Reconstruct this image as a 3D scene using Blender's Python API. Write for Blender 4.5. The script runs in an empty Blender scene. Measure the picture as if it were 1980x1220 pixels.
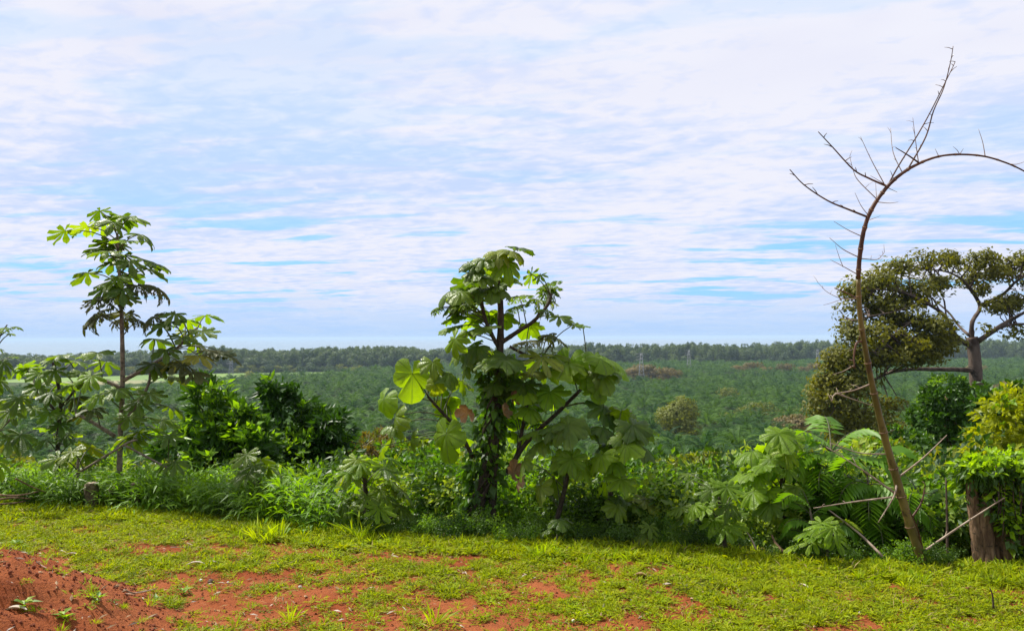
import bpy, math, random
import numpy as np
from mathutils import Vector, Matrix, Euler

# ------------------------------------------------------------------ camera, world, sun, exposure
SC = bpy.context.scene
COL = SC.collection
F = 1715.0                       # focal length in photograph pixels (1980 wide)
CAMZ = 1.65
cam_d = bpy.data.cameras.new('camera'); cam = bpy.data.objects.new('camera', cam_d); COL.objects.link(cam)
cam_d.sensor_width = 36.0; cam_d.lens = 36.0 * F / 1980.0
cam_d.clip_start = 0.05; cam_d.clip_end = 90000
CROT = Matrix.Rotation(math.radians(90 + 1.40), 3, 'X') @ Matrix.Rotation(-0.0038, 3, 'Z')
cam.matrix_world = Matrix.Translation((0, 0, CAMZ)) @ CROT.to_4x4()
SC.camera = cam
SC.view_settings.view_transform = 'Standard'; SC.view_settings.look = 'None'
SC.view_settings.gamma = 1; SC.view_settings.use_curve_mapping = False
SC.view_settings.exposure = 1.0
cy = SC.cycles
cy.use_denoising = True
cy.max_bounces = 7; cy.diffuse_bounces = 3; cy.glossy_bounces = 2; cy.transmission_bounces = 4
cy.transparent_max_bounces = 6; cy.volume_bounces = 1
cy.sample_clamp_indirect = 6

SUN_EL = math.radians(54); SUN_DIR = Vector((-0.62, 0.40, 0)).normalized() * math.cos(SUN_EL); SUN_DIR.z = math.sin(SUN_EL)

class NT:
    """tiny node-tree helper"""
    def __init__(s, tree): s.t = tree; s.n = tree.nodes; s.l = tree.links
    def add(s, typ, **kw):
        n = s.n.new(typ)
        for k, v in kw.items():
            if k.startswith('i_'): n.inputs[int(k[2:]) if k[2:].isdigit() else k[2:]].default_value = v
            else: setattr(n, k, v)
        return n
    def link(s, a, b): s.l.new(a, b)
    def val(s, sock, v):
        if hasattr(v, 'is_output') or isinstance(v, bpy.types.NodeSocket): s.l.new(v, sock)
        else: sock.default_value = v
    def math(s, op, a, b=0.0, c=0.0, clamp=False):
        n = s.n.new('ShaderNodeMath'); n.operation = op; n.use_clamp = clamp
        s.val(n.inputs[0], a); s.val(n.inputs[1], b); s.val(n.inputs[2], c); return n.outputs[0]
    def mix(s, f, a, b, typ='RGBA', blend='MIX'):
        n = s.n.new('ShaderNodeMix'); n.data_type = typ; n.clamp_factor = True
        if typ == 'RGBA':
            n.blend_type = blend; s.val(n.inputs[0], f); s.val(n.inputs[6], a); s.val(n.inputs[7], b); return n.outputs[2]
        s.val(n.inputs[0], f); s.val(n.inputs[2], a); s.val(n.inputs[3], b); return n.outputs[0]
    def ramp(s, f, lo, hi, a=0.0, b=1.0, smooth=True):
        n = s.n.new('ShaderNodeMapRange'); n.interpolation_type = 'SMOOTHSTEP' if smooth else 'LINEAR'
        s.val(n.inputs[0], f); s.val(n.inputs[1], lo); s.val(n.inputs[2], hi); s.val(n.inputs[3], a); s.val(n.inputs[4], b)
        return n.outputs[0]
    def noise(s, vec, scale, detail=3.0, rough=0.5, dist=0.0, out=0):
        n = s.n.new('ShaderNodeTexNoise'); n.inputs['Scale'].default_value = scale; n.inputs['Detail'].default_value = detail
        n.inputs['Roughness'].default_value = rough; n.inputs['Distortion'].default_value = dist
        if vec is not None: s.l.new(vec, n.inputs['Vector'])
        return n.outputs[out]

def C(r, g, b): return (r, g, b, 1.0)

def build_world():
    w = bpy.data.worlds.new('World'); SC.world = w; w.use_nodes = True
    w.node_tree.nodes.clear(); T = NT(w.node_tree)
    out = T.add('ShaderNodeOutputWorld'); bg = T.add('ShaderNodeBackground'); bg.inputs[1].default_value = 0.050
    T.link(bg.outputs[0], out.inputs[0])
    sky = T.add('ShaderNodeTexSky', sky_type='NISHITA', sun_disc=False, sun_elevation=SUN_EL,
                sun_rotation=math.atan2(SUN_DIR.x, SUN_DIR.y), altitude=50, air_density=1.0, dust_density=0.6, ozone_density=2.0)
    tc = T.add('ShaderNodeTexCoord'); D = tc.outputs['Generated']
    sep = T.add('ShaderNodeSeparateXYZ'); T.link(D, sep.inputs[0])
    z = T.math('MAXIMUM', sep.outputs[2], 0.0)
    den = T.math('ADD', z, 0.075)
    u = T.math('DIVIDE', sep.outputs[0], den); v = T.math('DIVIDE', sep.outputs[1], den)
    def plane(su, sv, ou=0.0, ov=0.0, shear=0.0):
        c = T.add('ShaderNodeCombineXYZ')
        uu = T.math('ADD', T.math('MULTIPLY', u, su), ou)
        vv = T.math('ADD', T.math('ADD', T.math('MULTIPLY', v, sv), ov), T.math('MULTIPLY', u, shear))
        T.link(uu, c.inputs[0]); T.link(vv, c.inputs[1]); return c.outputs[0]
    big = T.noise(plane(0.55, 0.55, 3.1, 1.7, 0.15), 1.0, 4, 0.55, 0.4)
    mid = T.noise(plane(1.9, 2.4, 7.7, 2.2, 0.5), 1.0, 4, 0.55, 0.5)
    rip = T.noise(plane(8.5, 10.0, 1.0, 5.0, 2.0), 1.0, 4, 0.55, 0.35)
    streak = T.noise(plane(0.8, 2.1, 4.0, 9.0, 0.25), 1.0, 5, 0.6, 0.2)
    # ripple cover of a thin high layer
    dens = T.math('ADD', T.math('MULTIPLY', big, 0.75), T.math('ADD', T.math('MULTIPLY', mid, 0.50), T.math('MULTIPLY', rip, 0.66)))
    thick = T.math('ADD', T.ramp(dens, 0.74, 1.14), T.ramp(z, 0.15, 0.32, 0.0, 0.5), clamp=True)
    clear = T.mix(0.78, sky.outputs[0], C(2.6, 7.3, 12.2))
    thin = C(5.9, 7.2, 10.3); white = C(8.75, 8.85, 9.9); shade = C(6.7, 7.0, 9.2)
    cl = T.mix(thick, thin, white)
    # broad grey undersides higher up
    gm = T.noise(plane(0.9, 1.1, 11.3, 0.4), 1.0, 3, 0.5, 0.3)
    hi = T.ramp(z, 0.22, 0.42)
    cl = T.mix(T.math('MULTIPLY', T.ramp(gm, 0.44, 0.64), T.math('MULTIPLY', hi, 0.8)), cl, shade)
    # holes of clear sky, mostly low
    hole = T.ramp(T.math('ADD', T.math('MULTIPLY', streak, 0.7), T.math('MULTIPLY', big, 0.42)), 0.475, 0.55)      # 1 = cloud
    low = T.ramp(z, 0.015, 0.05); lowm = T.ramp(z, 0.08, 0.18, 1.0, 0.22)
    open_ = T.math('MULTIPLY', T.math('SUBTRACT', 1.0, hole), T.math('MULTIPLY', T.math('MULTIPLY', low, lowm), 0.92))
    col = T.mix(open_, cl, clear)
    # far puffs low over the sea
    pn = T.noise(plane(1.3, 0.42, 2.0, 3.3), 1.0, 6, 0.6, 0.3)
    puff = T.math('MULTIPLY', T.ramp(pn, 0.50, 0.60), T.math('MULTIPLY', T.ramp(z, 0.10, 0.045), 0.7))
    col = T.mix(puff, col, C(7.9, 8.2, 9.6))
    col = T.mix(T.ramp(z, 0.0, 0.06, 0.75, 0.0), col, C(4.3, 6.6, 10.1))
    T.link(col, bg.inputs[0])
build_world()

sun_d = bpy.data.lights.new('sun', 'SUN'); sun = bpy.data.objects.new('sun', sun_d); COL.objects.link(sun)
sun_d.energy = 3.9; sun_d.angle = math.radians(5); sun_d.color = (1.0, 0.95, 0.86)
sun.rotation_euler = (-SUN_DIR).to_track_quat('-Z', 'Y').to_euler(); sun.location = SUN_DIR * 60

# ------------------------------------------------------------------ helpers
RNG = np.random.default_rng(11)
def px(x, y, d):
    """a point of the place that shows at photograph pixel (x, y), d metres ahead"""
    v = CROT @ Vector(((x - 990) / F, -(y - 610) / F, -1.0))
    return Vector((0, 0, CAMZ)) + v * (d / v.y)
def m_per_px(d): return d / F

def hash2(ix, iy, seed):
    h = (ix.astype(np.int64) * 374761393 + iy.astype(np.int64) * 668265263 + seed * 974711) & 0x7fffffff
    h = ((h ^ (h >> 13)) * 1274126177) & 0x7fffffff
    return ((h ^ (h >> 16)) & 0xffff) / 65535.0
def vnoise(x, y, seed=0):
    x = np.asarray(x, float); y = np.asarray(y, float)
    ix = np.floor(x); iy = np.floor(y); fx = x - ix; fy = y - iy
    fx = fx * fx * (3 - 2 * fx); fy = fy * fy * (3 - 2 * fy)
    a = hash2(ix, iy, seed); b = hash2(ix + 1, iy, seed); c = hash2(ix, iy + 1, seed); d = hash2(ix + 1, iy + 1, seed)
    return (a * (1 - fx) + b * fx) * (1 - fy) + (c * (1 - fx) + d * fx) * fy
def fbm(x, y, sc, seed=0, o=4):
    r = 0; a = 0.5; t = 0
    for k in range(o):
        r = r + a * vnoise(np.asarray(x) * sc * 2 ** k + 17.3 * k, np.asarray(y) * sc * 2 ** k - 9.1 * k, seed + k); t += a; a *= 0.5
    return r / t

EDGE_X = [-40, -9, -5.08, -3.73, -2.6, -1.5, -0.38, 0.86, 1.93, 2.97, 3.5, 7, 40]
EDGE_Y = [12, 9.3, 8.75, 8.6, 8.2, 7.5, 7.2, 6.95, 6.5, 6.25, 6.15, 5.7, 5.0]
def edge(x): return np.interp(x, EDGE_X, EDGE_Y)
PLAIN = -36.0
def ground_z(x, y):
    x = np.asarray(x, float); y = np.asarray(y, float)
    s = np.maximum(y - edge(x), 0.0)
    z = -0.35 * s * s / (s + 0.6)
    z = z + (fbm(x, y, 0.35, 5, 3) - 0.5) * 0.10 + (fbm(x, y, 2.2, 9, 3) - 0.5) * 0.035
    z = z + np.where(s > 5, (fbm(x, y, 0.08, 21, 3) - 0.5) * np.clip((s - 5) * 0.1, 0, 2.5), 0)
    # heap of red earth beside the camera
    dx = (x + 3.75) / 1.0; dy = (y - 4.35) / 1.0
    r = np.sqrt(dx * dx + dy * dy) / 2.05
    heap = np.clip(1 - r * r, 0, 1) ** 1.4
    z = z + heap * (0.74 + (fbm(x, y, 3.0, 31, 4) - 0.5) * 0.30 + (fbm(x, y, 11.0, 33, 3) - 0.5) * 0.20)
    flat = PLAIN + 12.0 * np.exp(-np.maximum(y - 110, 0) / 170.0)
    z = np.maximum(z, flat); k = np.clip((y - 70) / 50, 0, 1); z = z * (1 - k) + flat * k
    return z
def gz(x, y): return float(ground_z(np.array([x]), np.array([y]))[0])
def on_ground(x, y):
    """ground point seen at photograph pixel (x, y)"""
    v = CROT @ Vector(((x - 990) / F, -(y - 610) / F, -1.0))
    t = np.arange(2.0, 16.0, 0.008); hit = np.nonzero(CAMZ + v.z * t <= ground_z(v.x * t, v.y * t))[0]
    return Vector((0, 0, CAMZ)) + v * float(t[hit[0]] if len(hit) else 16.0)

def tag(o, label=None, cat=None, group=None, kind=None):
    if label: o['label'] = label
    if cat: o['category'] = cat
    if group: o['group'] = group
    if kind: o['kind'] = kind
    return o
def thing(name, loc, label, cat, group=None):
    o = bpy.data.objects.new(name, None); COL.objects.link(o); o.location = loc; o.empty_display_size = 0.1
    return tag(o, label, cat, group)
def link(name, me, parent=None, loc=None, mw=None):
    """mesh object; loc / mw given in world space"""
    o = bpy.data.objects.new(name, me); COL.objects.link(o)
    M = mw if mw is not None else Matrix.Translation(loc if loc is not None else (0, 0, 0))
    if parent is not None:
        o.parent = parent
        o.matrix_basis = world_of(parent).inverted() @ M
    else: o.matrix_basis = M
    return o
def world_of(o):
    m = o.matrix_basis
    return world_of(o.parent) @ m if o.parent else m

def mesh(name, verts, faces, mats, mi=None, smooth=True, uv=None):
    me = bpy.data.meshes.new(name)
    verts = np.asarray(verts, np.float32).reshape(-1, 3)
    if isinstance(faces, np.ndarray):
        k = faces.shape[1]; nf = len(faces)
        me.vertices.add(len(verts)); me.vertices.foreach_set('co', verts.ravel())
        me.loops.add(nf * k); me.loops.foreach_set('vertex_index', faces.astype(np.int32).ravel())
        me.polygons.add(nf); me.polygons.foreach_set('loop_start', np.arange(0, nf * k, k, dtype=np.int32))
        try: me.polygons.foreach_set('loop_total', np.full(nf, k, np.int32))
        except Exception: pass
        me.update(calc_edges=True)
    else:
        me.from_pydata([tuple(map(float, v)) for v in verts], [], faces)
    for m in (mats if isinstance(mats, (list, tuple)) else [mats]): me.materials.append(m)
    if mi is not None: me.polygons.foreach_set('material_index', np.asarray(mi, np.int32))
    me.polygons.foreach_set('use_smooth', np.full(len(me.polygons), smooth, bool))
    if uv is not None:
        lay = me.uv_layers.new(name='UVMap'); vi = np.empty(len(me.loops), np.int32); me.loops.foreach_get('vertex_index', vi)
        lay.data.foreach_set('uv', np.asarray(uv, np.float32)[vi].ravel())
    me.update(); return me

class Geo:
    """collects pieces of ONE part"""
    def __init__(s): s.v = []; s.f = []; s.m = []
    def add(s, v, f, m=0):
        o = len(s.v); s.v.extend([tuple(p) for p in v]); s.f.extend([tuple(i + o for i in q) for q in f]); s.m.extend([m] * len(f))
    def tube(s, pts, rad, sides=6, m=0, cap=True, wob=0.0, rng=None):
        pts = [Vector(p) for p in pts]; n = len(pts); v = []; f = []
        ref = Vector((0.31, 0.87, 0.2)).normalized()
        for i, p in enumerate(pts):
            t = (pts[min(i + 1, n - 1)] - pts[max(i - 1, 0)]).normalized()
            a = t.cross(ref)
            if a.length < 1e-3: a = t.cross(Vector((1, 0, 0)))
            a.normalize(); b = t.cross(a)
            for k in range(sides):
                an = 2 * math.pi * k / sides
                r = rad[i] * (1 + (wob * (rng.random() - 0.5) if rng is not None and wob else 0))
                v.append(p + a * (math.cos(an) * r) + b * (math.sin(an) * r))
        for i in range(n - 1):
            for k in range(sides):
                k2 = (k + 1) % sides
                f.append((i * sides + k, i * sides + k2, (i + 1) * sides + k2, (i + 1) * sides + k))
        if cap: f.append(tuple(range(sides))[::-1]); f.append(tuple((n - 1) * sides + k for k in range(sides)))
        s.add(v, f, m)
    def mesh(s, name, mats, origin=(0, 0, 0), smooth=True):
        o = np.array(origin)
        return mesh(name, np.array([tuple(p) for p in s.v]) - o, s.f, mats, s.m, smooth)

def spline(pts, per=6):
    """Catmull-Rom through the points"""
    P = [Vector(p) for p in pts]
    if len(P) < 3: 
        return [P[0].lerp(P[-1], k / per) for k in range(per + 1)]
    Q = [P[0] * 2 - P[1]] + P + [P[-1] * 2 - P[-2]]; out = []
    for i in range(1, len(Q) - 2):
        p0, p1, p2, p3 = Q[i - 1:i + 3]
        for k in range(per):
            t = k / per
            out.append(0.5 * ((2 * p1) + (p2 - p0) * t + (2 * p0 - 5 * p1 + 4 * p2 - p3) * t * t + (3 * p1 - p0 - 3 * p2 + p3) * t ** 3))
    out.append(P[-1]); return out

# ------------------------------------------------------------------ materials
MATS = {}
def new_mat(name):
    m = bpy.data.materials.new(name); m.use_nodes = True; m.node_tree.nodes.clear()
    T = NT(m.node_tree); out = T.add('ShaderNodeOutputMaterial'); MATS[name] = m
    return m, T, out
def leaf_mat(name, a, b, trans=0.35, rough=0.5, tcol=None, under=None, veins=False, spec=0.28, nscale=3.0, dead=0.0, bump=0.0):
    m, T, out = new_mat(name)
    oi = T.add('ShaderNodeObjectInfo'); tc = T.add('ShaderNodeTexCoord')
    n = T.noise(tc.outputs['Object'], nscale, 3)
    f = T.math('ADD', T.math('MULTIPLY', oi.outputs['Random'], 0.75), T.math('MULTIPLY', T.ramp(n, 0.3, 0.7), 0.4))
    col = T.mix(f, C(*a), C(*b))
    if dead:
        n2 = T.noise(tc.outputs['Object'], nscale * 2.3, 4, 0.65)
        col = T.mix(T.math('MULTIPLY', T.ramp(oi.outputs['Random'], 0.88, 0.96), dead * 1.3), col, C(0.24, 0.22, 0.015))
        col = T.mix(T.math('MULTIPLY', T.ramp(n2, 0.60, 0.68), dead), col, C(0.15, 0.10, 0.03))
    bs = T.add('ShaderNodeBsdfPrincipled'); bs.inputs['Roughness'].default_value = rough
    bs.inputs['Specular IOR Level'].default_value = spec
    tcn = T.mix(1.0, col, C(*(tcol or (2.1, 2.0, 0.35))), blend='MULTIPLY')
    if veins:
        uvn = T.add('ShaderNodeUVMap'); sp = T.add('ShaderNodeSeparateXYZ'); T.link(uvn.outputs[0], sp.inputs[0])
        rib = T.ramp(sp.outputs[0], 0.02, 0.11, 1.0, 0.0)
        sec = T.math('SINE', T.math('SUBTRACT', T.math('MULTIPLY', sp.outputs[1], 62.0), T.math('MULTIPLY', sp.outputs[0], 13.0)))
        sec = T.ramp(sec, 0.72, 1.0)
        vein = T.math('MAXIMUM', rib, T.math('MULTIPLY', sec, 0.45))
        col = T.mix(T.math('MULTIPLY', vein, 0.5), col, C(0.20, 0.27, 0.09))
        tcn = T.mix(T.math('MULTIPLY', vein, 0.45), tcn, C(0.05, 0.10, 0.01))
        bp = T.add('ShaderNodeBump'); bp.inputs['Strength'].default_value = 0.8; bp.inputs['Distance'].default_value = 0.02
        T.link(T.math('MULTIPLY', T.math('ADD', vein, n), -1.0), bp.inputs['Height']); T.link(bp.outputs[0], bs.inputs['Normal'])
    if under:
        ge = T.add('ShaderNodeNewGeometry'); col = T.mix(T.math('MULTIPLY', ge.outputs['Backfacing'], 0.3), col, C(*under))
    T.link(col, bs.inputs['Base Color'])
    tr = T.add('ShaderNodeBsdfTranslucent'); T.link(tcn, tr.inputs[0])
    mx = T.add('ShaderNodeMixShader'); mx.inputs[0].default_value = trans
    T.link(bs.outputs[0], mx.inputs[1]); T.link(tr.outputs[0], mx.inputs[2]); T.link(mx.outputs[0], out.inputs[0])
    return m
def bark_mat(name, a, b, scale=8.0, stretch=(1, 1, 0.25), bump=0.6, dist=0.02, rough=0.85, c=None):
    m, T, out = new_mat(name)
    tc = T.add('ShaderNodeTexCoord'); mp = T.add('ShaderNodeMapping'); T.link(tc.outputs['Object'], mp.inputs[0]); mp.inputs['Scale'].default_value = stretch
    n = T.noise(mp.outputs[0], scale, 6, 0.65, 0.3)
    col = T.mix(T.ramp(n, 0.33, 0.66), C(*a), C(*b))
    if c:
        n2 = T.noise(tc.outputs['Object'], scale * 0.6, 5, 0.7, 0.5)
        col = T.mix(T.ramp(n2, 0.57, 0.63), col, C(*c))
    bs = T.add('ShaderNodeBsdfPrincipled'); bs.inputs['Roughness'].default_value = rough; bs.inputs['Specular IOR Level'].default_value = 0.25
    T.link(col, bs.inputs['Base Color'])
    bp = T.add('ShaderNodeBump'); bp.inputs['Strength'].default_value = bump; bp.inputs['Distance'].default_value = dist
    T.link(n, bp.inputs['Height']); T.link(bp.outputs[0], bs.inputs['Normal']); T.link(bs.outputs[0], out.inputs[0])
    return m

M_CEC  = leaf_mat('cecropia_leaf', (0.042, 0.095, 0.007), (0.155, 0.24, 0.010), 0.42, 0.40, under=(0.12, 0.18, 0.035), veins=True, dead=0.28, spec=0.36)
M_CECY = leaf_mat('young_cecropia_leaf', (0.11, 0.21, 0.006), (0.21, 0.33, 0.010), 0.46, 0.46, under=(0.17, 0.27, 0.04), veins=True, dead=0.15)  # young leaf; yellow-green of a backlit blade is painted into the colour
M_CECD = leaf_mat('old_cecropia_leaf', (0.030, 0.060, 0.012), (0.095, 0.095, 0.026), 0.26, 0.5, under=(0.12, 0.13, 0.06), veins=True, dead=0.8)
M_BALSA = leaf_mat('balsa_leaf', (0.11, 0.21, 0.006), (0.20, 0.32, 0.009), 0.5, 0.48, under=(0.15, 0.26, 0.035), veins=True, dead=0.35)
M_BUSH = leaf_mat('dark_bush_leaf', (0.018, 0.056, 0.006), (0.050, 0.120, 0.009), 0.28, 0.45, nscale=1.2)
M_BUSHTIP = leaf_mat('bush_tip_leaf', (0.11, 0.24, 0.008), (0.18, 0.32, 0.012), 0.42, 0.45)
M_UNDER = leaf_mat('undergrowth_leaf', (0.050, 0.13, 0.008), (0.15, 0.26, 0.016), 0.4, 0.48, nscale=2.0)
M_UNDERD = leaf_mat('dark_undergrowth_leaf', (0.022, 0.06, 0.008), (0.075, 0.14, 0.014), 0.3, 0.45, nscale=2.0)
M_LANCE = leaf_mat('lance_leaf', (0.08, 0.19, 0.008), (0.18, 0.32, 0.014), 0.42, 0.45, nscale=2.0)
M_PINN = leaf_mat('pinnate_leaf', (0.07, 0.17, 0.010), (0.14, 0.27, 0.018), 0.42, 0.45)
M_VINE = leaf_mat('vine_leaf', (0.06, 0.16, 0.008), (0.17, 0.31, 0.012), 0.42, 0.46, nscale=4.0)
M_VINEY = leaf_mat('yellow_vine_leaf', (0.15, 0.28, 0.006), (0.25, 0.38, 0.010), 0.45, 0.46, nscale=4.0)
M_YEL  = leaf_mat('yellow_bush_leaf', (0.11, 0.16, 0.005), (0.24, 0.27, 0.008), 0.42, 0.46, nscale=1.0)
M_PALEG = leaf_mat('pale_shrub_leaf', (0.11, 0.19, 0.020), (0.25, 0.32, 0.05), 0.4, 0.46, nscale=3.0)
M_CEIBA = leaf_mat('ceiba_leaf', (0.045, 0.062, 0.005), (0.165, 0.16, 0.007), 0.32, 0.55, nscale=0.35)
M_OLIVE = leaf_mat('olive_bush_leaf', (0.065, 0.10, 0.009), (0.18, 0.19, 0.018), 0.32, 0.55, nscale=0.5)
M_BROWN = leaf_mat('brown_bush_leaf', (0.08, 0.070, 0.018), (0.17, 0.125, 0.035), 0.28, 0.55, nscale=0.5)
M_WOOD = leaf_mat('forest_leaf', (0.024, 0.056, 0.016), (0.10, 0.145, 0.034), 0.22, 0.6, nscale=0.08)
M_PALM = leaf_mat('palm_frond', (0.013, 0.050, 0.011), (0.072, 0.145, 0.016), 0.28, 0.55, nscale=0.15, spec=0.1)
M_GRASS = leaf_mat('grass_blade', (0.165, 0.245, 0.004), (0.32, 0.355, 0.006), 0.42, 0.55, nscale=20.0, tcol=(1.5, 1.45, 0.2), spec=0.10)
M_GRASSD = leaf_mat('dull_grass_blade', (0.07, 0.11, 0.006), (0.15, 0.17, 0.010), 0.35, 0.55, nscale=20.0, spec=0.10)
M_STRAW = leaf_mat('dry_straw', (0.26, 0.19, 0.06), (0.40, 0.31, 0.13), 0.25, 0.6, nscale=20.0, tcol=(1, 0.9, 0.5), spec=0.10)
M_GRASSB = leaf_mat('fresh_grass_blade', (0.16, 0.26, 0.006), (0.28, 0.35, 0.007), 0.42, 0.5, nscale=10.0, spec=0.15)
M_DRYLEAF = leaf_mat('dry_leaf', (0.16, 0.085, 0.035), (0.36, 0.24, 0.12), 0.15, 0.6, nscale=9.0, tcol=(1, 0.8, 0.5))
M_PALELEAF = leaf_mat('bleached_leaf', (0.30, 0.23, 0.15), (0.50, 0.44, 0.35), 0.12, 0.6, nscale=9.0, tcol=(1, 0.9, 0.7))
M_STEM = bark_mat('cecropia_stem', (0.085, 0.066, 0.046), (0.22, 0.18, 0.13), 22, (1, 1, 1.5), 0.4, 0.006, c=(0.05, 0.045, 0.03))
M_STEMD = bark_mat('dark_stem', (0.022, 0.017, 0.011), (0.065, 0.05, 0.032), 25, (1, 1, 1.2), 0.4, 0.004)
M_PET = bark_mat('petiole', (0.055, 0.07, 0.025), (0.10, 0.10, 0.045), 18, (1, 1, 1), 0.1, 0.002, 0.55)
M_BARK = bark_mat('ceiba_bark', (0.042, 0.027, 0.019), (0.14, 0.105, 0.080), 1.6, (1, 1, 0.5), 0.7, 0.10, c=(0.045, 0.034, 0.025))
M_STUMP = bark_mat('stump_bark', (0.075, 0.042, 0.022), (0.27, 0.17, 0.095), 17, (1, 1, 0.25), 1.0, 0.04, c=(0.05, 0.035, 0.022))
M_CUT = bark_mat('cut_wood', (0.045, 0.034, 0.016), (0.12, 0.095, 0.048), 30, (1, 1, 1), 0.5, 0.006)
M_BAMBOO = bark_mat('bamboo_culm', (0.075, 0.060, 0.014), (0.155, 0.115, 0.030), 7, (1, 1, 0.5), 0.1, 0.004, 0.45, c=(0.06, 0.035, 0.015))
M_BAMBOOR = bark_mat('bamboo_tip', (0.05, 0.022, 0.012), (0.12, 0.06, 0.030), 9, (1, 1, 0.5), 0.1, 0.003, 0.5)
M_TWIG = bark_mat('pale_twig', (0.20, 0.14, 0.095), (0.36, 0.28, 0.21), 14, (1, 1, 1), 0.1, 0.003, 0.6)
M_TWIGD = bark_mat('dark_twig', (0.035, 0.022, 0.015), (0.09, 0.06, 0.04), 14, (1, 1, 1), 0.1, 0.003, 0.7)
M_FTRUNK = bark_mat('forest_trunk', (0.05, 0.042, 0.032), (0.11, 0.095, 0.075), 1.0, (1, 1, 0.3), 0.3, 0.05)
M_STEEL = bark_mat('galvanised_steel', (0.16, 0.17, 0.18), (0.24, 0.25, 0.26), 1.0, (1, 1, 1), 0.0, 0.01, 0.5)
M_STONE = bark_mat('pale_stone', (0.50, 0.46, 0.42), (0.66, 0.63, 0.60), 30, (1, 1, 1), 0.4, 0.004)
M_CLOD = bark_mat('red_clod', (0.11, 0.026, 0.010), (0.24, 0.062, 0.022), 25, (1, 1, 1), 0.5, 0.01)

def soil_material():
    m, T, out = new_mat('ground_soil')
    tc = T.add('ShaderNodeTexCoord'); P = tc.outputs['Object']
    at = T.add('ShaderNodeAttribute', attribute_name='zone'); zone = at.outputs['Fac']
    n1 = T.noise(P, 1.3, 4, 0.6); n2 = T.noise(P, 16, 6, 0.7); n3 = T.noise(P, 90, 3, 0.6)
    red = T.mix(T.ramp(n1, 0.3, 0.7), C(0.20, 0.046, 0.012), C(0.28, 0.085, 0.028))
    red = T.mix(T.math('MULTIPLY', T.ramp(n2, 0.50, 0.72), 0.75), red, C(0.13, 0.032, 0.014))
    red = T.mix(T.math('MULTIPLY', T.ramp(n3, 0.62, 0.74), 0.5), red, C(0.38, 0.17, 0.085))
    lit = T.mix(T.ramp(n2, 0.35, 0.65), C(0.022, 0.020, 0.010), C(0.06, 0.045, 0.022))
    n4 = T.noise(P, 0.03, 5, 0.6)
    plain = T.mix(T.ramp(n4, 0.35, 0.65), C(0.030, 0.050, 0.014), C(0.055, 0.075, 0.022))
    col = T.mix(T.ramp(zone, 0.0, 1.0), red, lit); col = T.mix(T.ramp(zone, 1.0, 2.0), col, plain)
    bs = T.add('ShaderNodeBsdfPrincipled'); bs.inputs['Roughness'].default_value = 0.95; bs.inputs['Specular IOR Level'].default_value = 0.12
    T.link(col, bs.inputs['Base Color'])
    bp = T.add('ShaderNodeBump'); bp.inputs['Strength'].default_value = 0.9; bp.inputs['Distance'].default_value = 0.03
    T.link(T.math('ADD', n2, T.math('MULTIPLY', n3, 0.4)), bp.inputs['Height']); T.link(bp.outputs[0], bs.inputs['Normal'])
    T.link(bs.outputs[0], out.inputs[0]); return m
M_SOIL = soil_material()
def field_material(name, a, b):
    m, T, out = new_mat(name); tc = T.add('ShaderNodeTexCoord')
    n = T.noise(tc.outputs['Object'], 0.02, 5, 0.6); n2 = T.noise(tc.outputs['Object'], 0.4, 4, 0.6)
    col = T.mix(T.ramp(T.math('ADD', T.math('MULTIPLY', n, 0.7), T.math('MULTIPLY', n2, 0.3)), 0.35, 0.62), C(*a), C(*b))
    bs = T.add('ShaderNodeBsdfPrincipled'); bs.inputs['Roughness'].default_value = 0.9; T.link(col, bs.inputs['Base Color']); T.link(bs.outputs[0], out.inputs[0]); return m
M_FIELD = field_material('field_grass', (0.075, 0.15, 0.012), (0.13, 0.21, 0.018))
M_FIELDB = field_material('field_dry', (0.20, 0.17, 0.07), (0.14, 0.17, 0.05))
def sea_material():
    m, T, out = new_mat('sea_water'); tc = T.add('ShaderNodeTexCoord')
    n = T.noise(tc.outputs['Object'], 0.004, 5, 0.6); col = T.mix(n, C(0.13, 0.18, 0.20), C(0.17, 0.22, 0.235))
    bs = T.add('ShaderNodeBsdfPrincipled'); bs.inputs['Roughness'].default_value = 0.2; bs.inputs['Specular IOR Level'].default_value = 0.35; T.link(col, bs.inputs['Base Color'])
    T.link(bs.outputs[0], out.inputs[0]); return m
M_SEA = sea_material()

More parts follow.
